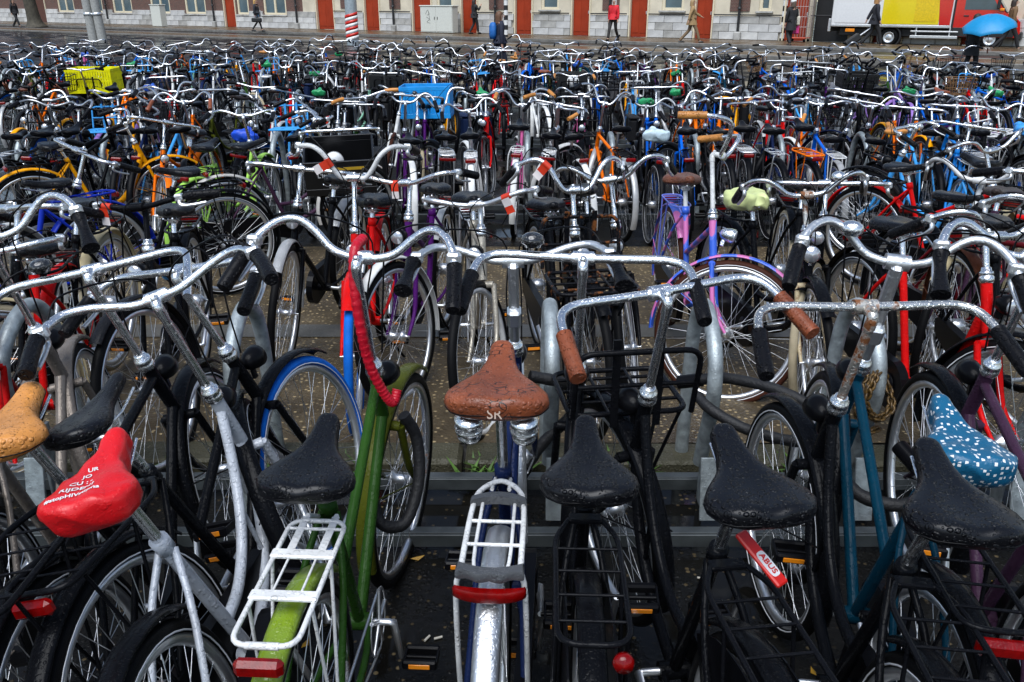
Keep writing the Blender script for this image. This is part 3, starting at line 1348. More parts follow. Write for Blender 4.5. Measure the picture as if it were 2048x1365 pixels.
M_asphalt = ground_mat('wet_asphalt', (.0035, .0033, .003), (.011, .01, .008), (.15, .11, .055), 48, .08, .6, .17, .006, puddle=.42)
M_aisle = ground_mat('exposed_aggregate', (.042, .031, .018), (.115, .086, .049), (.5, .38, .21), 40, .12, .6, .5, .008)
M_conc = ground_mat('concrete_strip', (.07, .068, .06), (.11, .105, .095), (.17, .16, .14), 90, .3, .6, .2, .002)
M_mossy = ground_mat('mossy_kerbstone', (.03, .03, .018), (.085, .078, .05), (.15, .14, .1), 80, .3, .7, .25, .006)
M_road = ground_mat('road_asphalt', (.016, .015, .014), (.03, .028, .025), (.05, .046, .042), 40, .25, .5, .1, .003)
M_path = ground_mat('brown_paving', (.085, .058, .032), (.135, .095, .055), (.18, .13, .08), 8, .22, .45, .4, .004)


def sheet(name, x0, x1, y0, y1, lift, m, n=1, step=.5):
    b = MB()
    ys = [y0]
    y = y0
    while y < y1 - 1e-6:
        nx = min([q for q in GY if q > y + 1e-6] + [y + max(step, abs(y) * .3), y1])
        y = min(nx, y1)
        ys.append(y)
    for yy in ys:
        b.v.append(Vector((x0, yy, g(yy) + lift)))
        b.v.append(Vector((x1, yy, g(yy) + lift)))
    for i in range(len(ys) - 1):
        b.face((2 * i, 2 * i + 1, 2 * i + 3, 2 * i + 2))
    o = ob(name, b.mesh(name), m)
    o['kind'] = 'structure'
    return o


sheet('ground', -600, 600, -60, 900, 0, M_asphalt)
sheet('path', -40, 40, 3.205, 7.1, .006, M_aisle)
sheet('pavement', -40, 40, 4.66, 4.9, .011, M_conc)

kerb = bpy.data.objects.new('kerb', None)
COL.objects.link(kerb)
kerb['kind'] = 'structure'
km = [MB().box((0, 0, 0), (.985, .17, .26), .012 + .006 * k).mesh('kerb_stone') for k in range(2)]
for i in range(-7, 8):
    ob('kerb_stone', km[i % 2], M_mossy, kerb, TR(i * 1.0 + .3, 3.13 + rnd.uniform(-.008, .008), -.102 + rnd.uniform(-.008, .008)) @ RZ(rnd.uniform(-.01, .01)))

# the street in front of the station, along the facade
FANG = R(-33.727)
FM = TR(-21.06, 61.16, 0) @ RZ(FANG)


def fbox(name, u0, u1, n0, n1, z0, z1, m, b=.0, parent=None):
    return ob(name, MB().box(((u0 + u1) / 2, -(n0 + n1) / 2, (z0 + z1) / 2), (u1 - u0, n1 - n0, z1 - z0), b).mesh(name), m, parent, FM if parent is None else None)


for nm, n0, n1, z, m in (('pavement', 0, 4.2, .12, M_path), ('road', 4.4, 7.6, .012, M_road), ('path', 7.8, 9.9, .07, M_path)):
    o = fbox(nm, -60, 75, n0, n1, -.2, z, m, .01)
    o['kind'] = 'structure'
M_kerb = mat('kerb_granite', (.16, .15, .135), rough=.5, var=.3, vscale=6)
for n0, n1, z in ((4.2, 4.4, .13), (7.6, 7.8, .085), (9.9, 10.08, .08)):
    o = fbox('kerb', -60, 75, n0, n1, -.2, z, M_kerb, .015)
    o['kind'] = 'structure'

# ---- station facade
M_brick = mat('red_brick', (.13, .055, .038), rough=.7, var=.3)
nt = M_brick.node_tree
br = nd(nt, 'ShaderNodeTexBrick')
br.inputs['Scale'].default_value = 4.2
br.inputs['Color1'].default_value = (.15, .058, .04, 1)
br.inputs['Color2'].default_value = (.09, .04, .03, 1)
br.inputs['Mortar'].default_value = (.16, .14, .12, 1)
br.inputs['Mortar Size'].default_value = .025
tcb = nd(nt, 'ShaderNodeTexCoord')
mpb = nd(nt, 'ShaderNodeMapping')
mpb.inputs['Rotation'].default_value = (R(90), 0, 0)
nt.links.new(tcb.outputs['Object'], mpb.inputs[0])
nt.links.new(mpb.outputs[0], br.inputs[0])
nt.links.new(br.outputs[0], nt.nodes['Principled BSDF'].inputs['Base Color'])
M_render = mat('cream_render', (.62, .55, .42), rough=.7, var=.16, vscale=1.5)
M_stone = mat('plinth_stone', (.52, .515, .5), rough=.65, var=.22, vscale=2.2)
M_stone2 = mat('plinth_stone_stained', (.38, .37, .345), rough=.65, var=.35, vscale=2.6)
M_stone3 = mat('plinth_stone_pale', (.6, .59, .565), rough=.65, var=.2, vscale=2.2)
M_rust = mat('rust_red_paint', (.31, .037, .012), rough=.5, spec=.2, var=.18, vscale=1.6)
M_cream = mat('cream_frame', (.72, .63, .45), rough=.5, var=.08)
M_glass = mat('window_glass', (.07, .11, .13), rough=.06, var=.35, vscale=.9)
M_iron = mat('black_iron', (.015, .015, .016), rough=.5)
bld = thing('station_building', 'long brick station facade with grey stone plinth, rust-red doors and cream windows', 'building', FM)
doors = [(-20.4, -18.6), (2.75, 3.8), (11.2, 12.6), (15.1, 16.2), (18.7, 20.0), (22.1, 23.1), (25.55, 26.55), (28.93, 29.9), (32.1, 33.0), (35.4, 36.2), (39.5, 40.5), (43.2, 44.3), (46.5, 47.5)]
dark = (40.62, 42.2)
winL = [(-16.8, -14.6), (-12.9, -10.9), (-9.6, -7.3), (-5.1, -2.95), (-1.3, .85), (4.0, 5.1), (6.5, 8.55)]
winR = [(20.4, 21.5), (27.1, 28.15), (33.7, 34.8), (38.3, 38.85), (48.6, 49.8)]
ops = [(a, b, .12, 3.3) for a, b in doors] + [(a, b, .9, 3.4) for a, b in winL] + [(a, b, 1.32, 3.2) for a, b in winR] + [(*dark, .12, 3.3)]
ops.sort()
walls = {0: MB(), 1: MB()}
u = -40.0
for (a, b_, z0, z1) in ops + [(60.0, 60.0, 0, 0)]:
    segs = [(u, a)]
    if u < 10 < a:
        segs = [(u, 10), (10, a)]
    for q0, q1 in segs:
        if q1 - q0 > .01:
            walls[int((q0 + q1) / 2 > 10)].box(((q0 + q1) / 2, .25, 4.05), (q1 - q0, .5, 8.1))
    if a < 60:
        w = walls[int(a > 10)]
        w.box(((a + b_) / 2, .25, (z1 + 8.1) / 2), (b_ - a, .5, 8.1 - z1))
        if z0 > .2:
            w.box(((a + b_) / 2, .25, z0 / 2), (b_ - a, .5, z0))
    u = b_
ob('wall', walls[0].mesh('wall'), M_brick, bld)
ob('wall', walls[1].mesh('wall'), M_render, bld)
for a, b_ in ((13.2, 14.4), (17.0, 17.8), (23.9, 24.9), (30.6, 31.5), (37.0, 37.9), (45.0, 46.0)):
    ob('brick_panel', MB().box(((a + b_) / 2, -.015, 2.7), (b_ - a, .05, 2.8)).mesh('brick_panel'), M_brick, bld)
# plinth of single stones
stone_me = {}
for row in range(3):
    z0 = .125 + row * .33
    u = -30.0 + (row % 2) * .45
    while u < 52:
        u1 = u + .9
        cuts = [(u, u1)]
        for a, b_, o0, o1 in ops:
            if o0 < z0 + .16:
                nc = []
                for p, q in cuts:
                    if q <= a - .08 or p >= b_ + .08:
                        nc.append((p, q))
                    else:
                        if p < a - .08:
                            nc.append((p, a - .08))
                        if q > b_ + .08:
                            nc.append((b_ + .08, q))
                cuts = nc
        for p, q in cuts:
            w = round(q - p, 2)
            if w > .12:
                me = stone_me.setdefault(w, MB().box((0, 0, 0), (w - .014, .13, .316), .012).mesh('stone'))
                if (p + q) / 2 < 10 or row < 3:
                    ob('stone', me, (M_stone, M_stone, M_stone2, M_stone3)[rnd.randrange(4)], bld, TR((p + q) / 2, -.055 + rnd.uniform(-.006, .006), z0 + .165))
        u = u1
for a, b_ in doors:
    w = b_ - a
    d = ob('door', MB().box((0, 0, 0), (w - .02, .06, 3.16), .004).mesh('door'), M_rust if a > -15 else mat('brown_door', (.09, .03, .018), rough=.5), bld, TR((a + b_) / 2, .12, 1.71))
    fr = MB()
    for s in (-1, 1):
        fr.box((s * (w / 2 + .03), -.12, 0), (.07, .14, 3.16), .006)
    fr.box((0, -.12, 1.62), (w + .13, .14, .08), .006)
    ob('door_frame', fr.mesh('door_frame'), M_cream, d)
    ob('handle', MB().box((w / 2 - .1, -.05, -.5), (.05, .05, .14), .01).mesh('handle'), M_alu(), d)
    if a > 10:
        for k in (-1, 1):
            ob('door_board', MB().box((k * w * .23, -.036, .0), (w * .38, .02, 2.8), .006).mesh('door_board'), M_rust, d)
for lst, z0, z1 in ((winL, .9, 3.4), (winR, 1.32, 3.2)):
    for a, b_ in lst:
        w, h = b_ - a, z1 - z0
        fr = MB()
        for s in (-1, 1):
            fr.box((s * (w / 2 - .07), 0, 0), (.14, .1, h), .008)
        for z in (-h / 2 + .06, h / 2 - .06):
            fr.box((0, -.002, z), (w - .28, .1, .12), .008)
        if w > 1.3:
            fr.box((0, -.004, 0), (.15, .1, h - .24), .008)
        wi = ob('window', fr.mesh('window'), M_cream, bld, TR((a + b_) / 2, .08, (z0 + z1) / 2))
        for s in ((-1, 1) if w > 1.3 else (0,)):
            pw = (w - .43) / 2 if s else w - .28
            ob('pane', MB().box((s * (pw / 2 + .075), .03, 0), (pw, .012, h - .24)).mesh('pane'), M_glass, wi)
        ob('sill', MB().box((0, -.13, -h / 2 - .045), (w + .2, .2, .085), .012).mesh('sill'), M_stone2, wi)
ob('doorway_interior', MB().box(((dark[0] + dark[1]) / 2, 1.2, 1.6), (dark[1] - dark[0], 1.2, 3.0)).mesh('doorway_interior'), M_iron, bld)  # solid black block stands in for the shade inside the open doorway
for u in (-10.2, 1.8, 9.6, 17.4, 24.4, 31.1, 37.5):
    b = MB()
    b.tube([(u, -.2, .45), (u, -.2, 7.5)], .06, 10)
    b.lathe([(.09, 0), (.09, .08), (.06, .1)], 10, TR(u, -.2, 1.4))
    ob('drain_pipe', b.mesh('drain_pipe'), M_iron, bld)
    ob('pipe_foot', MB().box((u, -.2, .28), (.3, .22, .36), .03).mesh('pipe_foot'), M_stone2, bld)
for a, b_ in zip([d[1] for d in doors if d[0] > 10], [d[0] for d in doors if d[0] > 15]):
    ob('handrail', MB().tube([(a + .12, -.15, 1.16), (b_ - .12, -.15, 1.16)], .028, 8).mesh('handrail'), M_iron, bld)

# ---- street furniture
M_box = mat('pale_cabinet', (.62, .63, .57), rough=.45, var=.07)
CM = TR(-3.9, 48.6, .12) @ RZ(FANG)
cab = thing('utility_cabinet', 'pale grey two-door utility cabinet with scribbled graffiti, beside a rust-red door', 'cabinet', CM)
ob('body', MB().box((0, 0, .68), (2.16, .5, 1.3), .012).mesh('body'), M_box, cab)
ob('roof', MB().box((0, 0, 1.36), (2.26, .58, .06), .015).mesh('roof'), M_box, cab)
for s in (-1, 1):
    d = ob('door', MB().box((s * .53, -.258, .69), (1.03, .02, 1.2), .004).mesh('door'), M_box, cab)
    ob('handle', MB().box((s * .1, -.28, .75), (.03, .03, .14), .005).mesh('handle'), M_iron, d)
sc_ = MB()
for pts in ([(-.7, .95), (-.55, 1.15), (-.45, .95), (-.6, .9)], [(-.65, .8), (-.45, .7), (-.62, .55), (-.4, .5)], [(-.5, 1.1), (-.4, .6)]):
    sc_.tube(cr([(x, -.271, z) for x, z in pts], 4), .008, 5)
ob('graffiti', sc_.mesh('graffiti'), M_iron, cab)
CM2 = TR(-26.0, 62.6, .12) @ RZ(FANG)
cab = thing('utility_cabinet', 'small pale cabinet standing at the facade behind the twin poles', 'cabinet', CM2 @ TR(3.6, -.6, 0))
ob('body', MB().box((0, 0, .68), (1.0, .45, 1.3), .02).mesh('body'), M_box, cab)
ob('roof', MB().box((0, 0, 1.36), (1.08, .52, .05), .012).mesh('roof'), M_box, cab)

M_pole = mat('concrete_pole', (.33, .33, .31), rough=.6, var=.2)
for dx, lean, lab in ((.2, .03, 'thinner pale pole of the leaning twin poles at the street edge'), (.62, .05, 'thicker pale pole of the twin poles, standing on its own foot')):
    p = thing('street_pole', lab, 'pole', TR(-19.75 + dx, 42.1, 0) @ RY(-lean), 'twin poles on the street')
    ob('shaft', MB().tube([(0, 0, -.1), (0, 0, 2.2), (0, 0, 8)], [.21, .18, .13], 14).mesh('shaft'), M_pole, p)
    ob('collar', MB().lathe([(.2, 0), (.225, .02), (.225, .12), (.19, .14)], 14, TR(0, 0, 1.1)).mesh('collar'), M_alu(), p)
M_steel = mat('steel_mast', (.4, .45, .48), rough=.4, metal=.5, var=.15)
p = thing('lamp_mast', 'round grey steel mast with red and white warning sleeve at its foot', 'mast', TR(-6.76, 38.3, 0))
ob('shaft', MB().tube([(0, 0, -.1), (0, 0, 3), (0, 0, 9)], [.27, .24, .18], 18).mesh('shaft'), M_steel, p)
for i in range(4):
    for k in (0, 1):
        rings = []
        for j in range(15):
            a = R(-160 + 140 * j / 14)
            zc = .12 + i * .26 + k * .13 + .16 * (j / 14)
            rings.append([(.285 * math.cos(a), .285 * math.sin(a), zc), (.285 * math.cos(a), .285 * math.sin(a), zc + .13), (.275 * math.cos(a), .275 * math.sin(a), zc + .13), (.275 * math.cos(a), .275 * math.sin(a), zc)])
        ob('warning_stripe', MB().loft(rings, True, True).mesh('warning_stripe'), mat('stripe_red', (.55, .02, .01), rough=.3) if k else mat('stripe_white', (.75, .75, .73), rough=.3), p)
for (x, y), lab in (((-.29, 43.4), 'black and white banded post beside the woman with the blue backpack'), ((11.76, 39.3), 'black and white banded post beside the roll cage')):
    p = thing('banded_post', lab, 'post', TR(x, y, .0), 'black and white banded posts')
    for i in range(16):
        ob('band', MB().tube([(0, 0, i * .22), (0, 0, i * .22 + .22)], .1, 12).mesh('band'), mat('stripe_white', (.75, .75, .73)) if i % 2 else M_iron, p)

# bare street tree
tm = mat('tree_bark', (.06, .052, .036), rough=.8, var=.4, vscale=5, grain=.02, gscale=12)
tr_ = thing('street_tree', 'thick mossy tree trunk on the pavement by the facade', 'tree', TR(-33.2, 63.2, .1))
ob('trunk', MB().tube(cr([(0, 0, -.1), (-.05, 0, .6), (-.15, 0, 2.2), (-.1, 0, 4.5), (0, 0, 6.5)], 4), [.75, .6, .52, .46, .43, .41, .4, .39, .38, .37, .36, .35, .33, .3, .26, .22, .18], 14).mesh('trunk'), tm, tr_)
b = MB()
for i in range(26):
    a, z = rnd.uniform(0, 6.28), rnd.uniform(3.2, 6.3)
    d = Vector((math.cos(a), math.sin(a), rnd.uniform(.5, 1.2)))
    p0 = Vector((-.1, 0, z))
    b.tube(cr([p0, p0 + d * .8, p0 + d * 1.7 + Vector((0, 0, .3)), p0 + d * 2.8 + Vector((rnd.uniform(-.4, .4), 0, .9))], 3), [.11, .1, .09, .08, .07, .06, .05, .04, .03, .02], 6)
ob('crown', b.mesh('crown'), tm, tr_)


# ---- bicycle racks
def m_hoop():
    b = MB()
    b.tube(cr([(0, .36, .03), (0, .345, .3), (0, .32, .58), (0, .27, .71), (0, .18, .775), (0, .07, .755), (0, -.035, .68), (0, -.075, .58), (0, -.06, .46), (0, .0, .30), (0, .03, .2)], 5), .0275, 12)
    return b.mesh('hoop')


def m_rpost():
    b = MB()
    b.box((0, .06, .17), (.012, .07, .34), .002)
    b.box((0, -.10, .12), (.07, .012, .24), .002, TR(0, 0, 0) @ RX(R(-14)))
    return b.mesh('post')


def rack(xs, y, lab, hoops=True):
    r = thing('bike_rack', lab, 'bike rack', TR(0, y, g(y)), 'galvanised bike racks')
    x0, x1 = min(xs) - .5, max(xs) + .5
    for dy, z in ((-.26, .05), (.10, .06)):
        b = MB()
        b.box(((x0 + x1) / 2, dy, z), (x1 - x0, .008, .05), .002)
        b.box(((x0 + x1) / 2, dy + .03, z + .022), (x1 - x0, .04, .005), .001)
        ob('rail', b.mesh('rail'), mat('dull_rail', (.075, .085, .088), rough=.5, metal=.4, var=.45, vscale=9), r)
    for x in xs:
        ob('hoop', cached('hoop', m_hoop), M_galv(), r, TR(x, 0, 0))
        ob('post', cached('rpost', m_rpost), M_galv(), r, TR(x + .02, 0, 0))
    return r


rack([-1.78, -.98, .14, .71, 1.28, 1.86], 2.78, 'galvanised bike rack holding the front row of bicycles')
for y, lab in ((8.35, 'galvanised bike rack behind the tan saddle beyond the aisle'), (12.75, 'galvanised bike rack in the middle of the parked bicycles'), (16.9, 'galvanised bike rack in the far part of the parked bicycles')):
    rack([x * .82 + .15 for x in range(int(-y * .62 / .82), int(y * .62 / .82) + 1)], y, lab)

# ------------------------------------------------------------------ bicycles of the front row and the aisle
POSE = {
    'A1': (-1.316, 2.145, 0.193, -0.109),
    'A2': (-0.881, 1.920, 0.026, -0.200),
    'A4': (-0.668, 1.991, -0.107, -0.260),
    'A3': (-0.592, 1.727, 0.068, -0.217),
    'A5': (-0.403, 1.836, -0.053, -0.000),
    'A6': (-0.010, 1.984, -0.056, -0.000),
    'A7': (0.169, 1.824, -0.037, -0.000),
    'A8': (0.396, 1.660, 0.129, 0.000),
    'A9': (0.764, 1.608, -0.078, 0.044),
    'A10': (0.903, 1.861, -0.103, 0.053),
    'A11': (1.239, 1.853, -0.196, 0.040),
    'B1': (-1.895, 3.093, 3.345, 0.000),
    'B2': (-1.534, 3.659, 3.335, -0.000),
    'B4': (-0.715, 4.081, 3.163, -0.000),
    'B4b': (-0.459, 4.364, 3.026, 0.000),
    'B5': (-0.172, 4.019, 3.246, -0.000),
    'B6': (0.224, 4.000, 3.302, -0.000),
    'B7': (0.964, 4.408, 3.183, -0.000),
    'B8': (1.249, 4.003, 3.298, 0.000),
    'B9': (1.636, 3.190, -3.056, 0.000),
    'B10': (2.460, 4.333, 2.447, -0.000),
    'L': (-2.3, 6.85, -.25, .05),
    'P': (-1.8, 6.75, -1.0, .04),
    'K': (-1.24, 6.45, 3.30, 0.03),
}


def hero(key, spec, label, group=None, **kw):
    x, y, psi, lean = POSE[key]
    return bike(spec, x, y, psi, lean, 0, label, group, key, **kw)


def dots_mat():
    m = mat('dotted_cover', (.006, .1, .2), rough=.3, wet=.3)
    nt = m.node_tree
    b = nt.nodes['Principled BSDF']
    tc = nd(nt, 'ShaderNodeTexCoord')
    mp = nd(nt, 'ShaderNodeMapping')
    mp.inputs['Scale'].default_value = (84, 84, 84)
    vo = nd(nt, 'ShaderNodeTexVoronoi', distance='CHEBYCHEV')
    vo.inputs['Scale'].default_value = 1
    vo.inputs['Randomness'].default_value = .75
    lt = nd(nt, 'ShaderNodeMath', operation='LESS_THAN')
    lt.inputs[1].default_value = .25
    mx = nd(nt, 'ShaderNodeMix', data_type='RGBA')
    mx.inputs['A'].default_value = (.006, .1, .2, 1)
    mx.inputs['B'].default_value = (.75, .76, .76, 1)
    nt.links.new(tc.outputs['Object'], mp.inputs[0])
    nt.links.new(mp.outputs[0], vo.inputs['Vector'])
    nt.links.new(vo.outputs['Distance'], lt.inputs[0])
    nt.links.new(lt.outputs[0], mx.inputs['Factor'])
    nt.links.new(mx.outputs['Result'], b.inputs['Base Color'])
    return m


RUSTY = mat('rusted_chrome', (.6, .58, .53), rough=.3, metal=.8, rust=.62, wet=.8)
hero('A1', dict(ds=-0.02, dh=0.1, style='diamond', col='taupe', bar='swan', saddle='city', fend='taupe', carrier='tube', band=True, boxy=True, steer=.12, gripstyle='ergo'),
     'thick-tubed taupe bicycle cut by the left edge, silver bar with large brake lever')
hero('A2', dict(ds=0.06, dh=0.08, style='diamond', col='black', bar='dutch', saddle='plump', smat=M_leather('tan', True), fend='black', carrier='wide', bell='black', steer=.05, nogrip=1, band=True),
     'black bicycle with tan saddle in the front row, straight chrome bar with bare end')
hero('A4', dict(ds=0.04, dh=0.06, style='mixte', col='black', bar='dutch', saddle='sport', fend='black', carrier='wide', ftyre='blue', band=True, steer=-.15),
     'black bicycle with bright blue front tyre leaning left in the front row')
hero('A3', dict(ds=0.06, dh=0.08, style='oma', col='grey', fmat=mat('pale_grey_paint', (.5, .53, .58), rough=.3, coat=.6, wet=.8), bar='north', saddle='cover', smat=mat('red_nylon', (.6, .006, .01), rough=.34, var=.1, wet=.35),
                 fend='black', carrier=None, tail='box', band=True, steer=.25, case=True, nogrip=2),
     'pale grey curved-frame bicycle with red printed saddle cover in the front row')
hero('A5', dict(ds=-0.02, dh=0.12, style='mixte', col='green', bar='swan', saddle='gel', fend='olive', mudm=mat('lime_olive_mud', (.17, .26, .012), rough=.3, coat=.6, wet=.5, rust=.12),
                 fmudm=paint('olive', True), carrier='slat', cmat=M_whitepaint(True), boxy=True, steer=-.12, forkm=paint('olive', True), case=False, rimm=M_chrome(False, .3)),
     'green bicycle with white slatted carrier and lime mudguard, red spiral lock on its bar')
hero('A6', dict(ds=0.12, dh=0.06, style='diamond', col='navy', bar='north', saddle='plump', smat=cracked_leather(), springs=True, fend='silver', mudm=M_alu(True), carrier='silver', cmat=M_whitepaint(True),
                 tail='wide', stem='tall', barm=M_alu(True), gripstyle='ergo', steer=.06, stilt=R(13), band=False),
     'navy bicycle with brown sprung saddle and silver carrier in the middle of the front row')
hero('A7', dict(ds=-0.02, dh=0.12, style='oma', col='black', bar='dutch', saddle='gel', fend='black', carrier='tube', bell='black', tail='round', steer=-.05, skirt=True, lever=False),
     'black granny bicycle with wet black saddle, black bell on straight chrome bar')
hero('A8', dict(ds=0.06, dh=0.08, style='oma', col='black', bar='dutch', saddle='gel', grip=M_leather('brown', True), fend='black', carrier='tube', fcar=M_blackmetal(True), steer=.18, skirt=True, gripstyle='ribbed', lever=False),
     'black transport bicycle with brown grips and black front carrier in the front row')
hero('A9', dict(ds=0.06, dh=0.06, style='oma', col='black', bar='dutch', saddle='gel', fend='black', carrier='tube', stemm=RUSTY, barm=mat('spotted_chrome', (.68, .67, .64), rough=.25, metal=.95, rust=.18, wet=1.), band=True, steer=.12, lever=False),
     'black bicycle with rusty stem and rust-spotted straight bar in the front row')
hero('A10', dict(ds=0.04, dh=0.1, style='mixte', col='teal', bar='swan', saddle='cover', smat=dots_mat(), fend='black', carrier='tube', stem='tall', barm=M_alu(True), steer=-.1, gripstyle='plain', bell='chrome'),
     'teal twin-tube bicycle with blue dotted saddle cover in the front row')
hero('A11', dict(ds=-0.02, dh=0.12, style='diamond', col='plum', bar='swan', saddle='city', fend='black', carrier='wide', gripstyle='ergo', steer=.1),
     'plum bicycle cut by the right edge of the front row')

hero('B1', dict(ds=-0.06, dh=-0.06, style='low', col='red', bar='north', saddle='city', fend='red', carrier='tube', steer=.4), 'red low-step bicycle at the left edge of the aisle', 'bicycles left loose in the aisle')
hero('B2', dict(ds=-0.06, dh=-0.06, style='mixte', col='black', bar='flat', barm=M_blackmetal(True), saddle='city', fend='charcoal', carrier='tube', steer=-.35, gripstyle='plain',), 'black bicycle with flat black bar and orange removal tag in the aisle', 'bicycles left loose in the aisle')
hero('B4', dict(ds=-0.08, dh=0, style='mixte', col='red', bar='high', barm=M_whitepaint(True), saddle='plump', fend='red', ftyre='blue', carrier='tube', steer=.08, stemm=M_chrome(True), grip=M_rubber(True), tail='box'),
     'red bicycle with blue front tyre and white bar with orange tag in the aisle', 'bicycles left loose in the aisle')
hero('B4b', dict(ds=-0.06, dh=-0.06, style='mixte', col='purple', bar='north', saddle='city', fend='white', carrier='thin', gripstyle='ribbed', steer=-.3, barm=M_chrome(True, .2)), 'purple bicycle with orange tag beside the red one in the aisle', 'bicycles left loose in the aisle')
hero('B5', dict(ds=-0.06, dh=-0.1, style='diamond', col='silver', fmat=mat('champagne_paint', (.42, .38, .31), rough=.35, metal=.4, wet=.5), bar='north', saddle='plump', fend=None, carrier='thin', cmat=M_alu(), steer=-.42, barm=M_alu(True), rimm=M_whitepaint(), grip=M_rubber(True), case=False,),
     'silver bicycle without mudguards, white rims, orange tag on its bar in the aisle', 'bicycles left loose in the aisle')
hero('B6', dict(ds=-0.08, dh=-0.04, style='oma', col='black', bar='high', saddle='gel', fend='black', carrier='tube', fcar=M_blackmetal(True, .36), steer=.05, bart=R(25)), 'black bicycle with rusty front carrier and red and white tag in the aisle', 'bicycles left loose in the aisle')
hero('B7', dict(ds=-0.02, dh=0.06, style='mixte', fmat=stripes_mat(), mudm=stripes_mat(), bar='high', saddle='plump', smat=M_leather('chestnut', True), grip=M_leather('tan', True), carrier='thin', cmat=mat('blue_wire', (.12, .16, .55), rough=.4), tyre='brown', steer=1.15, head='chrome', band=True, fend='blue', lever=False, postm=M_whitepaint(True), stemm=M_whitepaint(True)),
     'blue bicycle striped with pink tape, brown saddle and brown tyres in the aisle', 'bicycles left loose in the aisle')
hero('B8', dict(ds=-0.06, dh=-0.06, style='oma', col='black', bar='swan', saddle='bag', smat=mat('hi_vis_cover', (.62, .68, .3), rough=.4, var=.25, vscale=5), fend='black', carrier='tube', steer=-.3, forkm=mat('rusted_cream', (.5, .4, .24), rough=.5, rust=.45), stemm=RUSTY, head='chrome', bell='chrome'),
     'rusted bicycle with pale yellow plastic over its saddle in the aisle', 'bicycles left loose in the aisle')
hero('B9', dict(ds=-0.04, dh=-0.08, style='low', col='red', bar='swan', saddle='gel', fend='black', carrier='tube', steer=.3, band=True,), 'bright red low-step bicycle with black saddle near the right edge of the aisle', 'bicycles left loose in the aisle')
hero('B10', dict(ds=-0.06, dh=-0.06, style='oma', col='plum', bar='swan', barm=M_whitepaint(True), saddle='gel', smat=M_leather('dark', True), fend='cream', carrier='tube', steer=.0,), 'plum bicycle with white bar and cream mudguards at the right edge of the aisle', 'bicycles left loose in the aisle')
hero('L', dict(style='swan', col='lime', bar='north', saddle='city', fend='lime', carrier='thin', cmat=paint('lime', True), steer=.2), 'lime green bicycle with lime mudguards at the far side of the aisle', 'bicycles left loose in the aisle')
hero('P', dict(style='oma', col='plum', bar='north', saddle='city', fend='white', mudm=mat('chipped_white', (.55, .53, .5), rough=.4, rust=.3), carrier='thin', steer=.1, barm=M_chrome(True, .1)), 'plum bicycle with chipped white mudguards standing across the aisle', 'bicycles left loose in the aisle')

hero('K', dict(style='oma', col='black', bar='dutch', saddle='gel', fend='black', carrier='tube', fcar=M_blackmetal(), steer=0., head=True), 'black bicycle under the lettered black crate at the far side of the aisle', 'bicycles left loose in the aisle')

LOOSE = [(-2.05, 3.62, 3.2, -.06, dict(col='black', style='oma', fend='cream', tyre='cream'), 'black bicycle with cream mudguards beside the red one at the left of the aisle'),
         (-2.62, 3.75, 3.05, .07, dict(col='charcoal', style='diamond', fend='white', bar='swan'), 'charcoal bicycle with white mudguards and curved bar at the left edge of the aisle'),
         (.47, 4.2, 3.3, .05, dict(col='black', style='oma', fend='black', bar='swan'), 'black bicycle with curved bar between the front carrier and the striped blue one'),
         (-1.12, 4.75, 3.0, -.05, dict(col='black', style='mixte', fend='silver', bar='dutch'), 'black bicycle with silver mudguards standing left of the red tagged one'),
         (1.5, 4.35, 3.0, -.05, dict(col='black', style='mixte', fend='black', tyre='cream', bar='dutch'), 'black bicycle with cream tyres between the wrapped saddle and the bright red bicycle'),
         (2.2, 3.95, 3.3, -.1, dict(col='maroon', style='diamond', fend='black', bar='north'), 'maroon bicycle behind the bright red one at the right of the aisle'),
         (2.05, 3.2, 3.05, .08, dict(col='black', style='oma', fend='brown', bar='swan'), 'black bicycle with brown mudguards facing the plum one at the right edge'),
         (-2.75, 4.6, 2.6, .05, dict(col='blue', style='low', fend='blue', bar='north', fmat=None), 'royal blue low-step bicycle with blue carrier at the left of the aisle'),
         (-2.35, 5.3, 2.2, -.05, dict(col='black', style='oma', fend='black'), 'black bicycle standing askew beside the royal blue one in the aisle'),
         (2.75, 5.4, -2.6, .06, dict(col='red', style='mixte', fend='red', bar='swan'), 'red bicycle standing askew at the far right of the aisle'),
         (3.05, 6.1, .5, .04, dict(col='sky', style='oma', fend='black', bar='dutch'), 'light blue bicycle pointing to the street at the far right of the aisle'),
         (-3.5, 7.15, -.9, .05, dict(col='mustard', style='low', fend='mustard', bar='north', forkm=paint('mustard', True)), 'amber yellow thick-tubed bicycle turned to the right at the far left of the aisle'),
         (-2.9, 7.45, 3.1, -.04, dict(col='orange', style='mixte', fend='orange', bar='dutch', forkm=paint('orange', True)), 'orange bicycle facing the aisle next to the amber yellow one'),
         (3.75, 7.3, 2.75, -.06, dict(col='blue', style='diamond', fend='black', bar='dutch', carrier='tube', fmat=mat('paint_azure', (.01, .2, .62), rough=.3, spec=.15), forkm=mat('paint_azure', (.01, .2, .62))), 'azure blue bicycle facing the aisle at the far right')]
for n_, (x_, y_, psi_, lean_, sp_, lab_) in enumerate(LOOSE):
    sp_ = dict(sp_, steer=rnd.gauss(0, .25), band=n_ % 2 == 0, ds=rnd.choice((-.06, -.04)), dh=rnd.choice((-.06, -.04, -.02)), saddle=rnd.choice(('gel', 'city', 'plump')))
    if sp_.get('fmat', 1) is None:
        sp_['fmat'] = mat('royal_blue', (.005, .025, .35), rough=.35, spec=.2)
        sp_['cmat'] = sp_['mudm'] = sp_['fmat']
    bike(sp_, x_, y_, psi_, lean_, 0, lab_, 'bicycles left loose in the aisle', ('Q', n_))

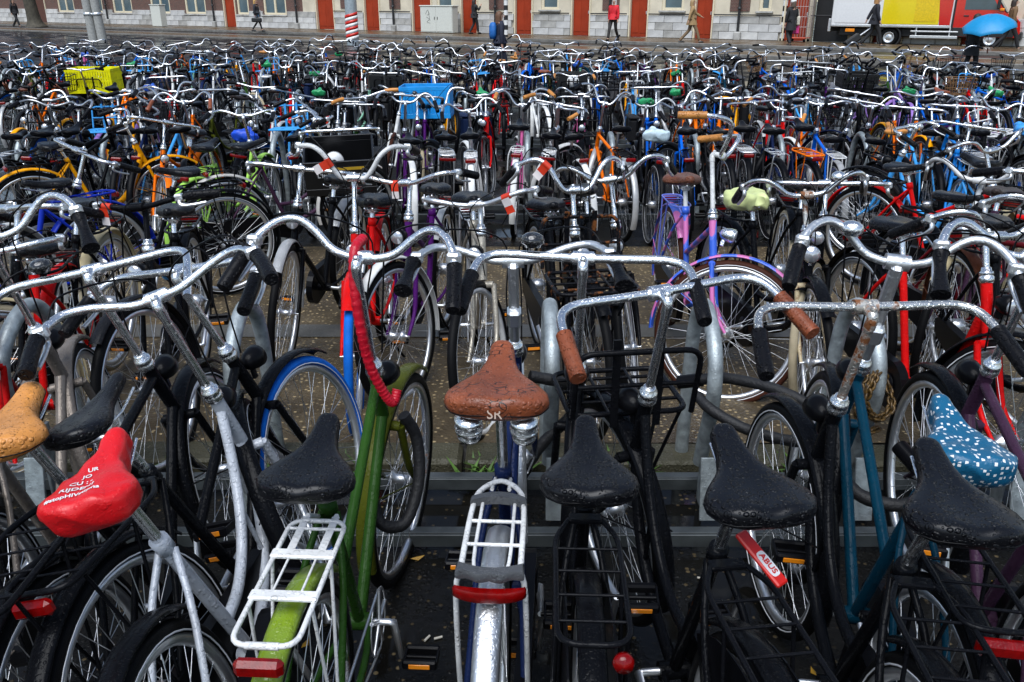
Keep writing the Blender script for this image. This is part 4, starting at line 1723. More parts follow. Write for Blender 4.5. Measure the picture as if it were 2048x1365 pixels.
# ------------------------------------------------------------------ rows of parked bicycles beyond the aisle
ORD = ['first', 'second', 'third', 'fourth', 'fifth', 'sixth', 'seventh', 'eighth', 'ninth', 'tenth', 'eleventh', 'twelfth', 'thirteenth', 'fourteenth', 'fifteenth', 'sixteenth', 'seventeenth', 'eighteenth', 'nineteenth', 'twentieth']


def ordinal(i):
    if i <= 20:
        return ORD[i - 1]
    t, r_ = divmod(i, 10)
    tens = {2: 'twenty', 3: 'thirty', 4: 'forty', 5: 'fifty', 6: 'sixty'}[t]
    return tens + '-' + ORD[r_ - 1] if r_ else {2: 'twentieth', 3: 'thirtieth', 4: 'fortieth', 5: 'fiftieth', 6: 'sixtieth'}[t]


M_cloth0 = mat('pannier_black', (.008, .008, .009), rough=.6, spec=.2)
COLS = ['black'] * 36 + ['charcoal'] * 4 + ['navy'] * 5 + ['blue'] * 6 + ['sky'] * 4 + ['red'] * 5 + ['orange'] * 4 + ['white'] * 4 + ['silver'] * 5 + ['grey'] * 5 + ['green'] * 2 + ['purple'] * 2 + ['mustard'] * 2 + ['teal'] * 3 + ['mint', 'cream', 'maroon', 'pink', 'lilac', 'brown', 'olive']
STY = ['oma'] * 5 + ['diamond'] * 4 + ['mixte'] * 3 + ['swan'] * 2 + ['low'] * 2
STYN = dict(oma='granny', diamond='men\'s', mixte='mixte', swan='curved-frame', low='low-step')


def rand_spec(lod):
    c = rnd.choice(COLS)
    s = dict(col=c, style=rnd.choice(STY), bar=rnd.choice(['dutch'] * 5 + ['swan'] * 5 + ['north'] * 4 + ['flat'] + ['high']), ds=rnd.choice((-.06, -.04, -.02, 0, 0, .02, .04)),
             dh=rnd.choice((-.06, -.04, -.02, 0, 0, .02, .04, .06)), saddle=rnd.choice(['gel'] * 5 + ['city'] * 4 + ['plump'] * 2 + ['sport'] * 2), carrier=rnd.choice(['tube'] * 5 + ['thin'] * 2 + ['wide', 'silver', None]),
             stilt=R(rnd.uniform(4, 17)), steer=rnd.gauss(0, .4), band=rnd.random() < .45, case=rnd.random() < .7, head=rnd.random() < .8, tail=rnd.choice(('box', 'box', 'box', 'wide', None)), bell=rnd.choice((None, None, 'chrome', 'black')))
    if rnd.random() < .1:
        s['basket'] = rnd.choice((M_blackmetal(), M_blackmetal(), mat('wicker', (.22, .11, .04), rough=.7, var=.3), M_blackmetal()))
    if rnd.random() < .11:
        s['pannier'] = rnd.choice((M_cloth0, M_cloth0, M_cloth0, M_cloth0, mat('pannier_navy', (.008, .02, .07), rough=.6, spec=.2), mat('pannier_grey', (.06, .06, .065), rough=.6, spec=.2)))
    s['fend'] = rnd.choice(['black'] * 5 + [c] * 4 + ['silver'])
    if rnd.random() < .1:
        s['fend'] = None
    s['tyre'] = rnd.choice(['black'] * 13 + ['cream', 'brown'])
    if rnd.random() < .07:
        s['ftyre'] = 'blue'
    if rnd.random() < .17:
        s['smat'] = M_leather(rnd.choice(('brown', 'tan', 'chestnut', 'dark', 'grey')))
    if rnd.random() < .08:
        s['saddle'] = 'cover'
        s['smat'] = mat('cover_%d' % rnd.randrange(5), [(.5, .02, .05), (.02, .1, .5), (.5, .3, .36), (.02, .3, .1), (.5, .5, .48)][rnd.randrange(5)], rough=.35)
    if rnd.random() < .1:
        s['grip'] = M_leather(rnd.choice(('brown', 'tan')))
    if rnd.random() < .1:
        s['barm'] = M_blackmetal()
    elif rnd.random() < .3:
        s['barm'] = rnd.choice((M_chrome(False, .3), M_alu(), mat('dull_bar', (.4, .41, .42), rough=.35, metal=.95)))
    if rnd.random() < .16:
        s['fcar'] = rnd.choice((M_blackmetal(), M_blackmetal(), M_blackmetal(), M_blackmetal(), M_blackmetal(), paint('sky'), M_whitepaint()))
    if s['carrier'] == 'silver' or rnd.random() < .2:
        s['cmat'] = M_alu()
    return s


def describe(s, rowname, i):
    c = COLNAME[s['col']] if 'fmat' not in s else s['cname']
    bits = []
    sm_ = s.get('smat')
    if s.get('sname'):
        bits.append(s['sname'])
    elif s['saddle'] == 'cover':
        bits.append('saddle cover')
    elif sm_ is not None and 'leather' in sm_.name:
        bits.append(dict(b='brown', t='tan', c='chestnut', d='dark', g='grey')[sm_.name[8]] + ' saddle')
    elif s.get('ftyre') == 'blue':
        bits.append('blue front tyre')
    elif s.get('fcar'):
        bits.append('front carrier')
    elif s['bar'] == 'dutch':
        bits.append('straight bar')
    else:
        bits.append('curved bar')
    return '%s %s bicycle with %s, %s from left in %s' % (c, STYN[s.get('style', 'oma')], bits[0], ordinal(i), rowname)


def px_x(px, y, z):
    th = math.atan(682.5 / 1700)
    return (px - 1024) / 1700 * (y * math.cos(th) + (1.78 - z) * math.sin(th))


BLUE_COVER = mat('blue_saddle_bag', (.01, .07, .55), rough=.4, var=.2)
BAG = mat('pale_plastic_bag', (.5, .62, .68), rough=.35, var=.3, vscale=12)
ROWC = [  # pixel column of the saddle, spec
    (20, dict(col='black')), (70, dict(col='navy')), (130, dict(col='black', saddle='sport', steer=.3)), (228, dict(col='navy', style='mixte', carrier='tube')),
    (290, dict(col='sky', style='mixte', forkm=paint('orange'), tail='box')), (382, dict(col='black')), (446, dict(col='charcoal', saddle='bag', smat=BLUE_COVER, sname='blue wrapped saddle')),
    (620, dict(col='grey', style='oma')), (672, dict(col='green', style='oma')), (735, dict(col='black')), (808, dict(col='purple', style='mixte', fend='white')), (880, dict(col='black', style='oma')),
    (945, dict(col='silver', style='mixte', carrier='thin', cmat=M_alu(), fend='white')), (1030, dict(col='pink', style='oma', fend='white', carrier='silver', cmat=M_whitepaint())), (1090, dict(col='black', style='oma', fcar=M_blackmetal())),
    (1163, dict(col='black', style='oma', fend='white')), (1236, dict(col='orange', style='diamond', fend='silver')), (1300, dict(col='black', saddle='bag', smat=BAG, sname='plastic bag on saddle')),
    (1388, dict(col='blue', style='mixte')), (1452, dict(col='black', style='oma')), (1492, dict(col='maroon', style='mixte')), (1545, dict(col='charcoal', style='low')), (1608, dict(col='navy', style='oma', carrier='wide', cmat=paint('orange'))),
    (1682, dict(col='blue', style='diamond', carrier='thin', cmat=M_whitepaint(), fend='silver')), (1735, dict(col='black', style='oma')), (1800, dict(col='charcoal', style='oma', smat=M_leather('tan'), saddle='gel')),
    (1870, dict(col='sky', style='mixte')), (1955, dict(col='blue', style='diamond', tail='box', fmat=mat('paint_azure', (.01, .2, .62), rough=.3, coat=.6), cname='azure blue')), (2035, dict(col='black', saddle='bag', smat=mat('azure_cover', (.05, .3, .7), rough=.4), sname='azure wrapped saddle'))]
i = 0
yr = 7.95
for px, ov in ROWC:
    s = rand_spec(1)
    s.update(dict(smat=None, saddle='gel' if rnd.random() < .6 else 'city', fend='black', fcar=None, tyre='black'))
    s.update(ov)
    y = yr + rnd.uniform(-.26, .2)
    i += 1
    psi = rnd.gauss(0, .11) - px_x(px, y, .9) * .012
    bike(s, px_x(px, y - .28, .8) - .28 * math.sin(psi), y, psi, rnd.gauss(0, .075), 1, describe(s, 'first rack row', i), 'bicycles in the racks beyond the aisle', ('C', i))

ROWS = [('D', 9.5, True, .43, 'second rack row'), ('E', 12.15, False, .44, 'third rack row'), ('F', 13.75, True, .45, 'fourth rack row'), ('G', 16.3, False, .46, 'fifth rack row'),
        ('H', 17.9, True, .48, 'sixth rack row'), ('I', 20.1, False, .62, 'last rack row')]
OVR = {'D': {45: dict(col='white', style='mixte', sname='white frame'), 140: dict(col='black', fcar=M_blackmetal(), steer=.1), 235: dict(col='mustard', style='low', forkm=paint('mustard')), 335: dict(col='orange', style='mixte'), 600: dict(col='sky', style='low', fcar=paint('sky')), 842: dict(col='purple', style='oma', carrier='wide', bar='dutch'),
              985: dict(col='red', style='mixte'), 1145: dict(col='pink', style='oma', fcar=M_blackmetal(), steer=0.), 1310: dict(col='blue', style='diamond'), 1385: dict(col='orange', style='mixte'), 1540: dict(col='red', style='diamond'), 1640: dict(col='orange', style='mixte'), 1785: dict(col='orange', style='mixte'), 1885: dict(col='blue', style='diamond', fmat=mat('paint_azure', (.01, .2, .62)), cname='azure blue', forkm=mat('paint_azure', (.01, .2, .62)))},
       'E': {140: dict(col='black', fcar=M_blackmetal(), steer=0.), 1140: dict(col='charcoal', fcar=M_blackmetal(), steer=0.), 90: dict(col='orange', style='mixte'), 330: dict(col='red', style='mixte'), 560: dict(col='red', style='low'), 745: dict(col='black', fcar=M_blackmetal(), steer=0.), 1010: dict(col='red', style='oma'), 1280: dict(col='sky', style='mixte'), 1420: dict(col='blue', style='oma'), 1730: dict(col='black', fcar=M_blackmetal(), steer=0.), 1950: dict(col='red', style='mixte')}}
for nm, yr, toward, sp, rn in ROWS:
    half = (yr * .928 + .4) * 1024 / 1700
    n = int(2 * half / sp)
    xs = [-half + (k + .5) * 2 * half / n for k in range(n)]
    ov = dict(OVR.get(nm, {}))
    cnt = 0
    for k, x in enumerate(xs):
        s = rand_spec(2)
        pin = False
        if s['fcar'] if 'fcar' in s else False:
            s['steer'] = rnd.gauss(0, .1)
        for px in list(ov):
            tx = px_x(px, yr, .8)
            if abs(tx - x) < half / n + 1e-6:
                s.update(ov.pop(px))
                x = tx
                WORLD[(nm, px)] = ('row', nm, cnt + 1)
                pin = True
        y = yr + rnd.uniform(-.38, .38)
        if y > 21.2 - .42 * max(0, x) or (rnd.random() < .05 and not pin):
            continue
        cnt += 1
        dz = rnd.choice((0, 0, .06))
        psi = (math.pi if toward else 0) + rnd.gauss(0, .03 if pin else .17)
        bike(s, x + rnd.uniform(-.09, .09), y, psi, rnd.gauss(0, .015 if pin else .1), 1 if nm == 'D' else 2, describe(s, rn, cnt), 'bicycles in the racks beyond the aisle', (nm, cnt), pitch=dz * .9 + rnd.uniform(-.02, .03))

# ------------------------------------------------------------------ smaller things on and around the bicycles
M_tagO = mat('orange_paper', (.62, .035, .008), rough=.5, var=.06)
M_tagW = mat('white_paper', (.72, .66, .64), rough=.5, var=.06)


def paper_tag(key, bx, label, flip=False, roll=0.):
    pts = bar_pts(WORLD[(key, 'kind')], 6)
    i = min(range(1, len(pts) - 1), key=lambda k: abs(pts[k].x - bx))
    M = WORLD[(key, 'bar')]
    p = M @ pts[i]
    t = ((M @ pts[i + 1]) - (M @ pts[i - 1])).normalized()
    if t.x < 0:
        t = -t
    up = Vector((0, 0, 1))
    n = t.cross(up).normalized()
    up = n.cross(t)
    B = Matrix(((t.x, n.x, up.x, p.x), (t.y, n.y, up.y, p.y), (t.z, n.z, up.z, p.z), (0, 0, 0, 1)))
    r = thing('paper_tag', label, 'tag', B, 'removal tags on the bars')
    ob('band', MB().tube([(-.02, 0, 0), (.02, 0, 0)], .0142, 12).mesh('band'), M_tagO, r)

    def strip(nm, z0, z1, m):
        rings = []
        for k in range(7):
            z = z0 + (z1 - z0) * k / 6
            y = .016 + .012 * math.sin(z * 26 + roll) + (roll * .06) * z
            w = .0195
            rings.append([(-w, y, z), (w, y + .003, z), (w, y + .0036, z), (-w, y + .0006, z)])
        ob(nm, MB().loft(rings, True, False).mesh(nm), m, r, RX(roll * .3))
    strip('printed_field', -.008, -.042, M_tagW if flip else M_tagO)
    strip('blank_field', -.0425, -.074, M_tagO if flip else M_tagW)
    return r


paper_tag('B4', .10, 'orange and white removal tag on the bar of the red bicycle')
paper_tag('B4b', .04, 'crumpled orange removal tag on the bar of the purple bicycle', roll=1.2)
paper_tag('B5', -.15, 'orange removal tag with white band on the silver bicycle\'s bar', True, .6)
paper_tag('B6', .13, 'red and white removal tag above the rusty front carrier')
paper_tag('B2', .13, 'orange removal tag on the flat black bar', roll=.8)
paper_tag('P', .12, 'orange removal tag on the bar beside the black crate', roll=.5)


def lock(label, pts, r, m, key=None, ribs=0., name='chain_lock', cat='lock', k=6, cyl=True):
    P = cr(pts, k)
    M = WORLD[(key, 'M')] if key else Matrix.Identity(4)
    o = thing(name, label, cat, M)
    rr = [r * (1 + ribs * (.5 + .5 * math.sin(i * 2.1))) for i in range(len(P))]
    ob('sleeve', MB().tube(P, rr, 10).mesh('sleeve'), m, o)
    if cyl:
        a, b = P[-1], P[-2]
        d = (a - b).normalized()
        ob('lock_body', MB().tube([a - d * .01, a + d * .08], r * 1.35, 12).mesh('lock_body'), M_plastic(), o)
    return o


M_cloth = mat('black_sleeve', (.008, .008, .009), rough=.6, var=.3, vscale=60, grain=.003, gscale=120)
lock('red spiral lock hanging from the bar of the green bicycle', [(-.005, .33, 1.24), (-.012, .26, 1.225), (-.012, .235, 1.14), (-.004, .235, 1.02), (.008, .25, .92), (.03, .265, .845), (.05, .275, .80), (.062, .285, .79), (.07, .3, .82)],
     .0122, mat('red_lock', (.5, .005, .02), rough=.35, wet=.5), 'A5', .24, 'spiral_lock', cyl=False, k=14)
lock('black sleeved chain lock on the rear wheel side of the green bicycle', [(.06, .42, .68), (.09, .44, .6), (.1, .42, .5), (.09, .38, .42), (.06, .33, .36), (.0, .3, .38), (-.03, .33, .46)], .018, M_cloth, 'A5', .06)
lock('black chain lock tying a bicycle to the hoop behind the brown saddle', [(.06, 2.62, .60), (.16, 2.64, .57), (.24, 2.7, .5), (.22, 2.74, .4), (.12, 2.72, .3), (.05, 2.7, .2)], .02, M_cloth, None, .1)
lock('black sleeved lock looped from hoop to the rusty-stemmed bicycle', [(.66, 2.74, .47), (.70, 2.66, .45), (.80, 2.58, .42), (.92, 2.5, .42), (1.0, 2.45, .45), (1.01, 2.5, .52), (.9, 2.62, .55), (.76, 2.76, .53), (.68, 2.81, .5)], .019, M_cloth, None, .08)
ch = thing('link_chain', 'tangled brown and yellow link chain on the hoop above the dotted cover', 'chain', Matrix.Identity(4))
b = MB()
P = cr([(1.30, 2.74, .60), (1.24, 2.66, .56), (1.22, 2.64, .48), (1.28, 2.66, .42), (1.34, 2.7, .45), (1.33, 2.78, .53), (1.25, 2.74, .55), (1.21, 2.68, .46), (1.24, 2.66, .37), (1.31, 2.7, .36)], 6)
for i in range(len(P) - 1):
    d = (P[i + 1] - P[i]).normalized()
    M = TR(*P[i]) @ d.to_track_quat('Y', 'Z').to_matrix().to_4x4() @ RY(R(90 * (i % 2) + rnd.uniform(-20, 20)))
    b.torus(.0125, .005, 12, 6, M @ Matrix.Diagonal((1, 1.45, 1, 1)))
lk = ob('links', b.mesh('links'), mat('brown_chain', (.09, .05, .012), rough=.4, var=.9, vscale=90, metal=.3), ch)
lk['kind'] = 'stuff'
lock('black lock around the teal tubes low in the front row', [(1.02, 2.33, .40), (1.08, 2.25, .36), (1.2, 2.22, .35), (1.3, 2.28, .38), (1.28, 2.36, .41)], .02, M_cloth, None, .1)

# crates and bags


def crate(label, M, w, d, h, m, solid=False, name='crate', cutout=False):
    r = thing(name, label, 'crate', M, 'crates on bicycle carriers')
    t = .012
    for ax, ln, off in ((0, w, d), (0, w, -d), (1, d, w), (1, d, -w)):
        b = MB()
        q = lambda u, z, su, sz, th=t: b.box(((u, off / 2 - math.copysign(t / 2, off), z) if ax == 0 else (off / 2 - math.copysign(t / 2, off), u, z)), ((su, th, sz) if ax == 0 else (th, su, sz)), .002)
        L_ = ln - (2 * t + .002 if ax else 0)
        q(0, h - .02, L_, .04, t * 1.0)
        q(0, .025, L_, .05)
        if solid:
            q(0, h / 2 + .005, L_, h - .092, t * .7)
        else:
            n = max(5, int(L_ / .035))
            for i in range(n):
                q(-L_ / 2 + L_ * (i + .5) / n, h / 2 + .005, L_ / n * .8, h - .092, t * .7)
            q(0, h * .5, L_ - .004, .02, t * .85)
        ob('side', b.mesh('side'), m, r)
    b = MB()
    b.box((0, 0, .006), (w - .026, d - .026, .01))
    ob('base', b.mesh('base'), m, r)
    return r


M_cb = mat('black_crate', (.008, .008, .009), rough=.35)
Mk = WORLD[('K', 'M')]
KC = Mk @ TR(0, .65, .80) @ RZ(math.pi) @ RX(R(20))
ck_ = crate('black plastic crate with white lettering on a front carrier by the aisle', KC, .46, .36, .25, M_cb, True)
ob('lettering', text_mesh("L'Italia a casa tua.", .042, bold=True), mat('print_white', (.75, .75, .75)), ck_, TR(.0, -.1815, .15) @ RX(R(90)))
ob('yellow_stripe', MB().box((.02, -.181, .195), (.28, .002, .02)).mesh('yellow_stripe'), mat('print_yellow', (.7, .42, .03)), ck_)
ob('printed_dot', MB().box((.195, -.181, .12), (.02, .002, .02)).mesh('printed_dot'), mat('print_red', (.6, .03, .01)), ck_)
tin = thing('tin', 'round white tin lying inside the lettered black crate', 'tin', KC @ TR(-.04, .06, .115) @ RX(R(70)))
ob('body', MB().lathe([(0, -.03), (.065, -.03), (.065, .03), (0, .03)], 24).mesh('body'), mat('tin_white', (.65, .65, .65), rough=.3), tin)
ob('spout', MB().lathe([(0, .03), (.02, .03), (.018, .045), (0, .048)], 14).mesh('spout'), M_plastic(), tin)


def on_row(nm, px, local):
    r_ = WORLD.get((nm, px))
    return WORLD[((nm, r_[2]), 'M')] @ TR(*local) if r_ else None


for nm, px, loc, rot, lab, sz, m, so in (
        ('E', 140, (0, .65, .75), 0, 'big yellow plastic crate on a bicycle at the left', (.66, .42, .34), mat('yellow_crate', (.82, .78, .004), rough=.4, spec=.2), False),
        ('D', 842, (0, -.46, .785), 0, 'bright blue plastic crate on a bicycle in the middle', (.56, .38, .34), mat('blue_crate', (.01, .3, .75), rough=.4), False),
        ('E', 1140, (0, .65, .75), 0, 'black box with round white emblem on a front carrier', (.42, .36, .32), M_cb, True),
        ('E', 1730, (0, .65, .75), 0, 'black slatted crate on a front carrier at the right', (.5, .34, .28), M_cb, False),
        ('E', 745, (0, .65, .75), 0, 'black bicycle bag on a front carrier left of the middle', (.5, .34, .26), M_cb, True)):
    M_ = on_row(nm, px, loc)
    if M_ is None:
        continue
    c = crate(lab, M_, *sz, m, so)
    if px == 1140:
        ob('emblem', MB().lathe([(.035, 0), (.085, 0), (.085, .002), (.035, .002)], 24, TR(0, -.182, .2) @ RX(R(90))).mesh('emblem'), mat('print_white', (.75, .75, .75)), c)
        ob('printed_bar', MB().box((0, -.182, .075), (.22, .002, .035)).mesh('printed_bar'), mat('print_white', (.75, .75, .75)), c)

# lettering on the near bicycles
PW = mat('print_white', (.75, .75, .75))
so = WORLD[('A3', 'saddle')]
for i, (t, sz, y, x) in enumerate((('#stopHIVstigma', .0145, -.104, -.008), ('RIJDEN?', .0175, -.082, -.008), ('CU : -', .0165, -.06, -.01), ('JO', .0155, -.038, -.008), ('UR', .0145, -.018, -.004))):
    me = drape(text_mesh(t, sz, bold=True), TR(x, y, 0) @ RZ(R(14)), so.data, .0012)
    ob('lettering', me, PW, so)
so = WORLD[('A6', 'saddle')]
ob('embossed_logo', text_mesh('SR', .03), mat('logo_pale', (.55, .42, .34), rough=.4), so, TR(0, -.1455, .056) @ RX(R(72)))
A8 = WORLD[('A8', 'root')]
st = ob('lock_strap', MB().box((0, 0, 0), (.03, .12, .01), .003).mesh('lock_strap'), mat('strap_red', (.6, .012, .008), rough=.4), A8, TR(.03, -.335, .845) @ RZ(R(32)) @ RX(R(30)))
ob('badge', MB().loft([[(.012 * math.copysign(abs(math.cos(a)) ** .5, math.cos(a)), -.015 + .027 * math.copysign(abs(math.sin(a)) ** .5, math.sin(a)), z) for a in [2 * math.pi * j / 20 for j in range(20)]] for z in (.005, .0057)], True, False).mesh('badge'), PW, st)
ob('lettering', text_mesh('ABUS', .018, bold=True), mat('strap_red', (.6, .012, .008)), st, TR(0, -.015, .0062) @ RZ(R(-90)))


def tube_text(key, t, sz, p0, p1, off, m, flip=1):
    """lettering along a frame tube from p0 to p1 (y, z), on the upper face"""
    a, b = Vector((0, *p0)), Vector((0, *p1))
    d = (b - a).normalized()
    n = Vector((0, d.z, -d.y)) * flip
    s = d.cross(n)
    c = (a + b) / 2 + n * off
    B = Matrix(((d.x, s.x, n.x, c.x), (d.y, s.y, n.y, c.y), (d.z, s.z, n.z, c.z), (0, 0, 0, 1)))
    if B.determinant() < 0:
        B = B @ Matrix.Diagonal((1, -1, 1, 1))
    return ob('lettering', text_mesh(t, sz), m, WORLD[(key, 'root')], B)


tube_text('A10', 'Adagio', .022, (axis_y(.815), .815), (seat_y(.55), .55), .0152, PW, -1)
tube_text('A10', 'BATAVUS', .026, (axis_y(.69), .69), (-.02, .29), .0172, PW, -1)
tube_text('A1', 'CER', .03, (axis_y(.695), .695), (-.02, .29), .0172, PW, -1)
tube_text('A8', 'section', .024, (.18, .52), (.05, .455), .0152, mat('print_grey', (.35, .36, .36)), -1)
tube_text('B2', 'AREN', .026, (axis_y(.815), .815), (seat_y(.55), .55), .0152, mat('print_blue', (.05, .35, .7)), -1)
# fittings of the silver carrier
A6 = WORLD[('A6', 'root')]
gp = mat('grey_plastic', (.06, .063, .068), rough=.4, wet=.6)


def bridge(yc, bow, dep, w, wav):
    n = 16
    f = [(w * math.sin(math.pi / 2 * (-1 + 2 * j / n)), 0) for j in range(n + 1)]
    up = [(x, yc + bow * (1 - (x / w) ** 2)) for x, _ in f]
    dn = [(x, yc - dep + bow * .8 * (1 - (x / w) ** 2) + wav * math.cos(3 * math.pi * x / w)) for x, _ in f[::-1]]
    rings = []
    for z, k in ((.766, .97), (.769, 1), (.781, 1), (.786, .95)):
        rings.append([(x * k, yc + (y - yc) * k, z) for x, y in up + dn])
    return MB().loft(rings, True, True).mesh('carrier_bridge')


ob('carrier_bridge', bridge(-.345, .022, .018, .063, .0), gp, A6)
ob('carrier_bridge', bridge(-.585, -.018, .026, .068, .004), gp, A6)
stk = ob('sticker', MB().loft([[(.026 * math.cos(a) * (1 - .25 * math.sin(a)), .036 * math.sin(a), z) for a in [2 * math.pi * j / 18 for j in range(18)]] for z in (0, .0006)], True, False).mesh('sticker'), mat('sticker_blue', (.3, .58, .75), rough=.3), A6,
         TR(*RAX) @ RX(R(157)) @ TR(0, .386, 0) @ RX(R(-90)) @ RZ(math.pi))
ob('lettering', text_mesh('AkZ', .024, bold=True), mat('print_navy', (.01, .09, .3)), stk, TR(0, -.012, .001))

# litter and weeds on the dark ground
b = MB()
for i in range(60):
    x, y = rnd.uniform(-1.4, 1.7), rnd.uniform(1.25, 2.5)
    M = TR(x, y, g(y) + .005) @ RZ(rnd.uniform(0, 6.28))
    if i % 3:
        b.cur = 0
        b.tube([M @ Vector((-.012, 0, 0)), M @ Vector((.014, 0, 0))], .004, 6)
    else:
        b.cur = 1
        w = rnd.uniform(.01, .022)
        ring = lambda z: [M @ Vector((-w * 1.4, 0, z + .006)), M @ Vector((0, -w * .6, z)), M @ Vector((w * 1.4, 0, z + .008)), M @ Vector((0, w * .6, z + .001))]
        b.loft([ring(0), ring(.0015)], True, False)
lit = ob('litter', b.mesh('litter'), [mat('cigarette_paper', (.6, .56, .48), rough=.7), mat('yellow_leaf', (.55, .3, .03), rough=.5, var=.4)])
tag(lit, 'cigarette ends and small yellow leaves scattered on the wet ground', 'litter', kind='stuff')
b = MB()
for cx, cy in ((-.95, 3.0), (-.1, 3.0), (1.15, 2.98), (1.2, 3.02), (-.7, 3.03), (.5, 3.02), (-1.6, 3.0)):
    for i in range(34):
        a, l = rnd.uniform(0, 6.28), rnd.uniform(.04, .12)
        p0 = Vector((cx + rnd.gauss(0, .05), cy + rnd.gauss(0, .02), g(cy)))
        d = Vector((math.cos(a) * .7, math.sin(a) * .7, 1)).normalized()
        sd = d.cross(Vector((0, 0, 1))).normalized() * rnd.uniform(.006, .012)
        q = [p0, p0 + d * l * .5 + sd, p0 + d * l + Vector((math.cos(a), math.sin(a), -.3)) * l * .3, p0 + d * l * .5 - sd]
        n_ = len(b.v)
        b.v += q
        b.face((n_, n_ + 1, n_ + 2, n_ + 3))
wd = ob('weeds', b.mesh('weeds'), mat('weed_green', (.06, .13, .015), rough=.5, var=.4))
tag(wd, 'small green weeds growing along the mossy kerb', 'weeds', kind='stuff')


# ------------------------------------------------------------------ people
def skin_mesh(name, joints, edges, radii, sub=1):
    me = bpy.data.meshes.new(name)
    names = list(joints)
    me.from_pydata([joints[k] for k in names], [(names.index(a), names.index(c)) for a, c in edges], [])
    o = bpy.data.objects.new(name, me)
    o.modifiers.new('skin', 'SKIN')
    sv = me.skin_vertices[0].data
    for i, k in enumerate(names):
        rr = radii[k]
        sv[i].radius = (rr, rr) if not isinstance(rr, tuple) else rr
        sv[i].use_root = (i == 0)
    if sub:
        o.modifiers.new('sub', 'SUBSURF').levels = sub
        o.modifiers['sub'].render_levels = sub
    res = evaluated(o)
    bpy.data.meshes.remove(me)
    res.name = name
    res.polygons.foreach_set('use_smooth', [True] * len(res.polygons))
    res.materials.clear()
    res.materials.append(None)
    return res


M_skin = mat('skin', (.5, .29, .2), rough=.5, var=.06)


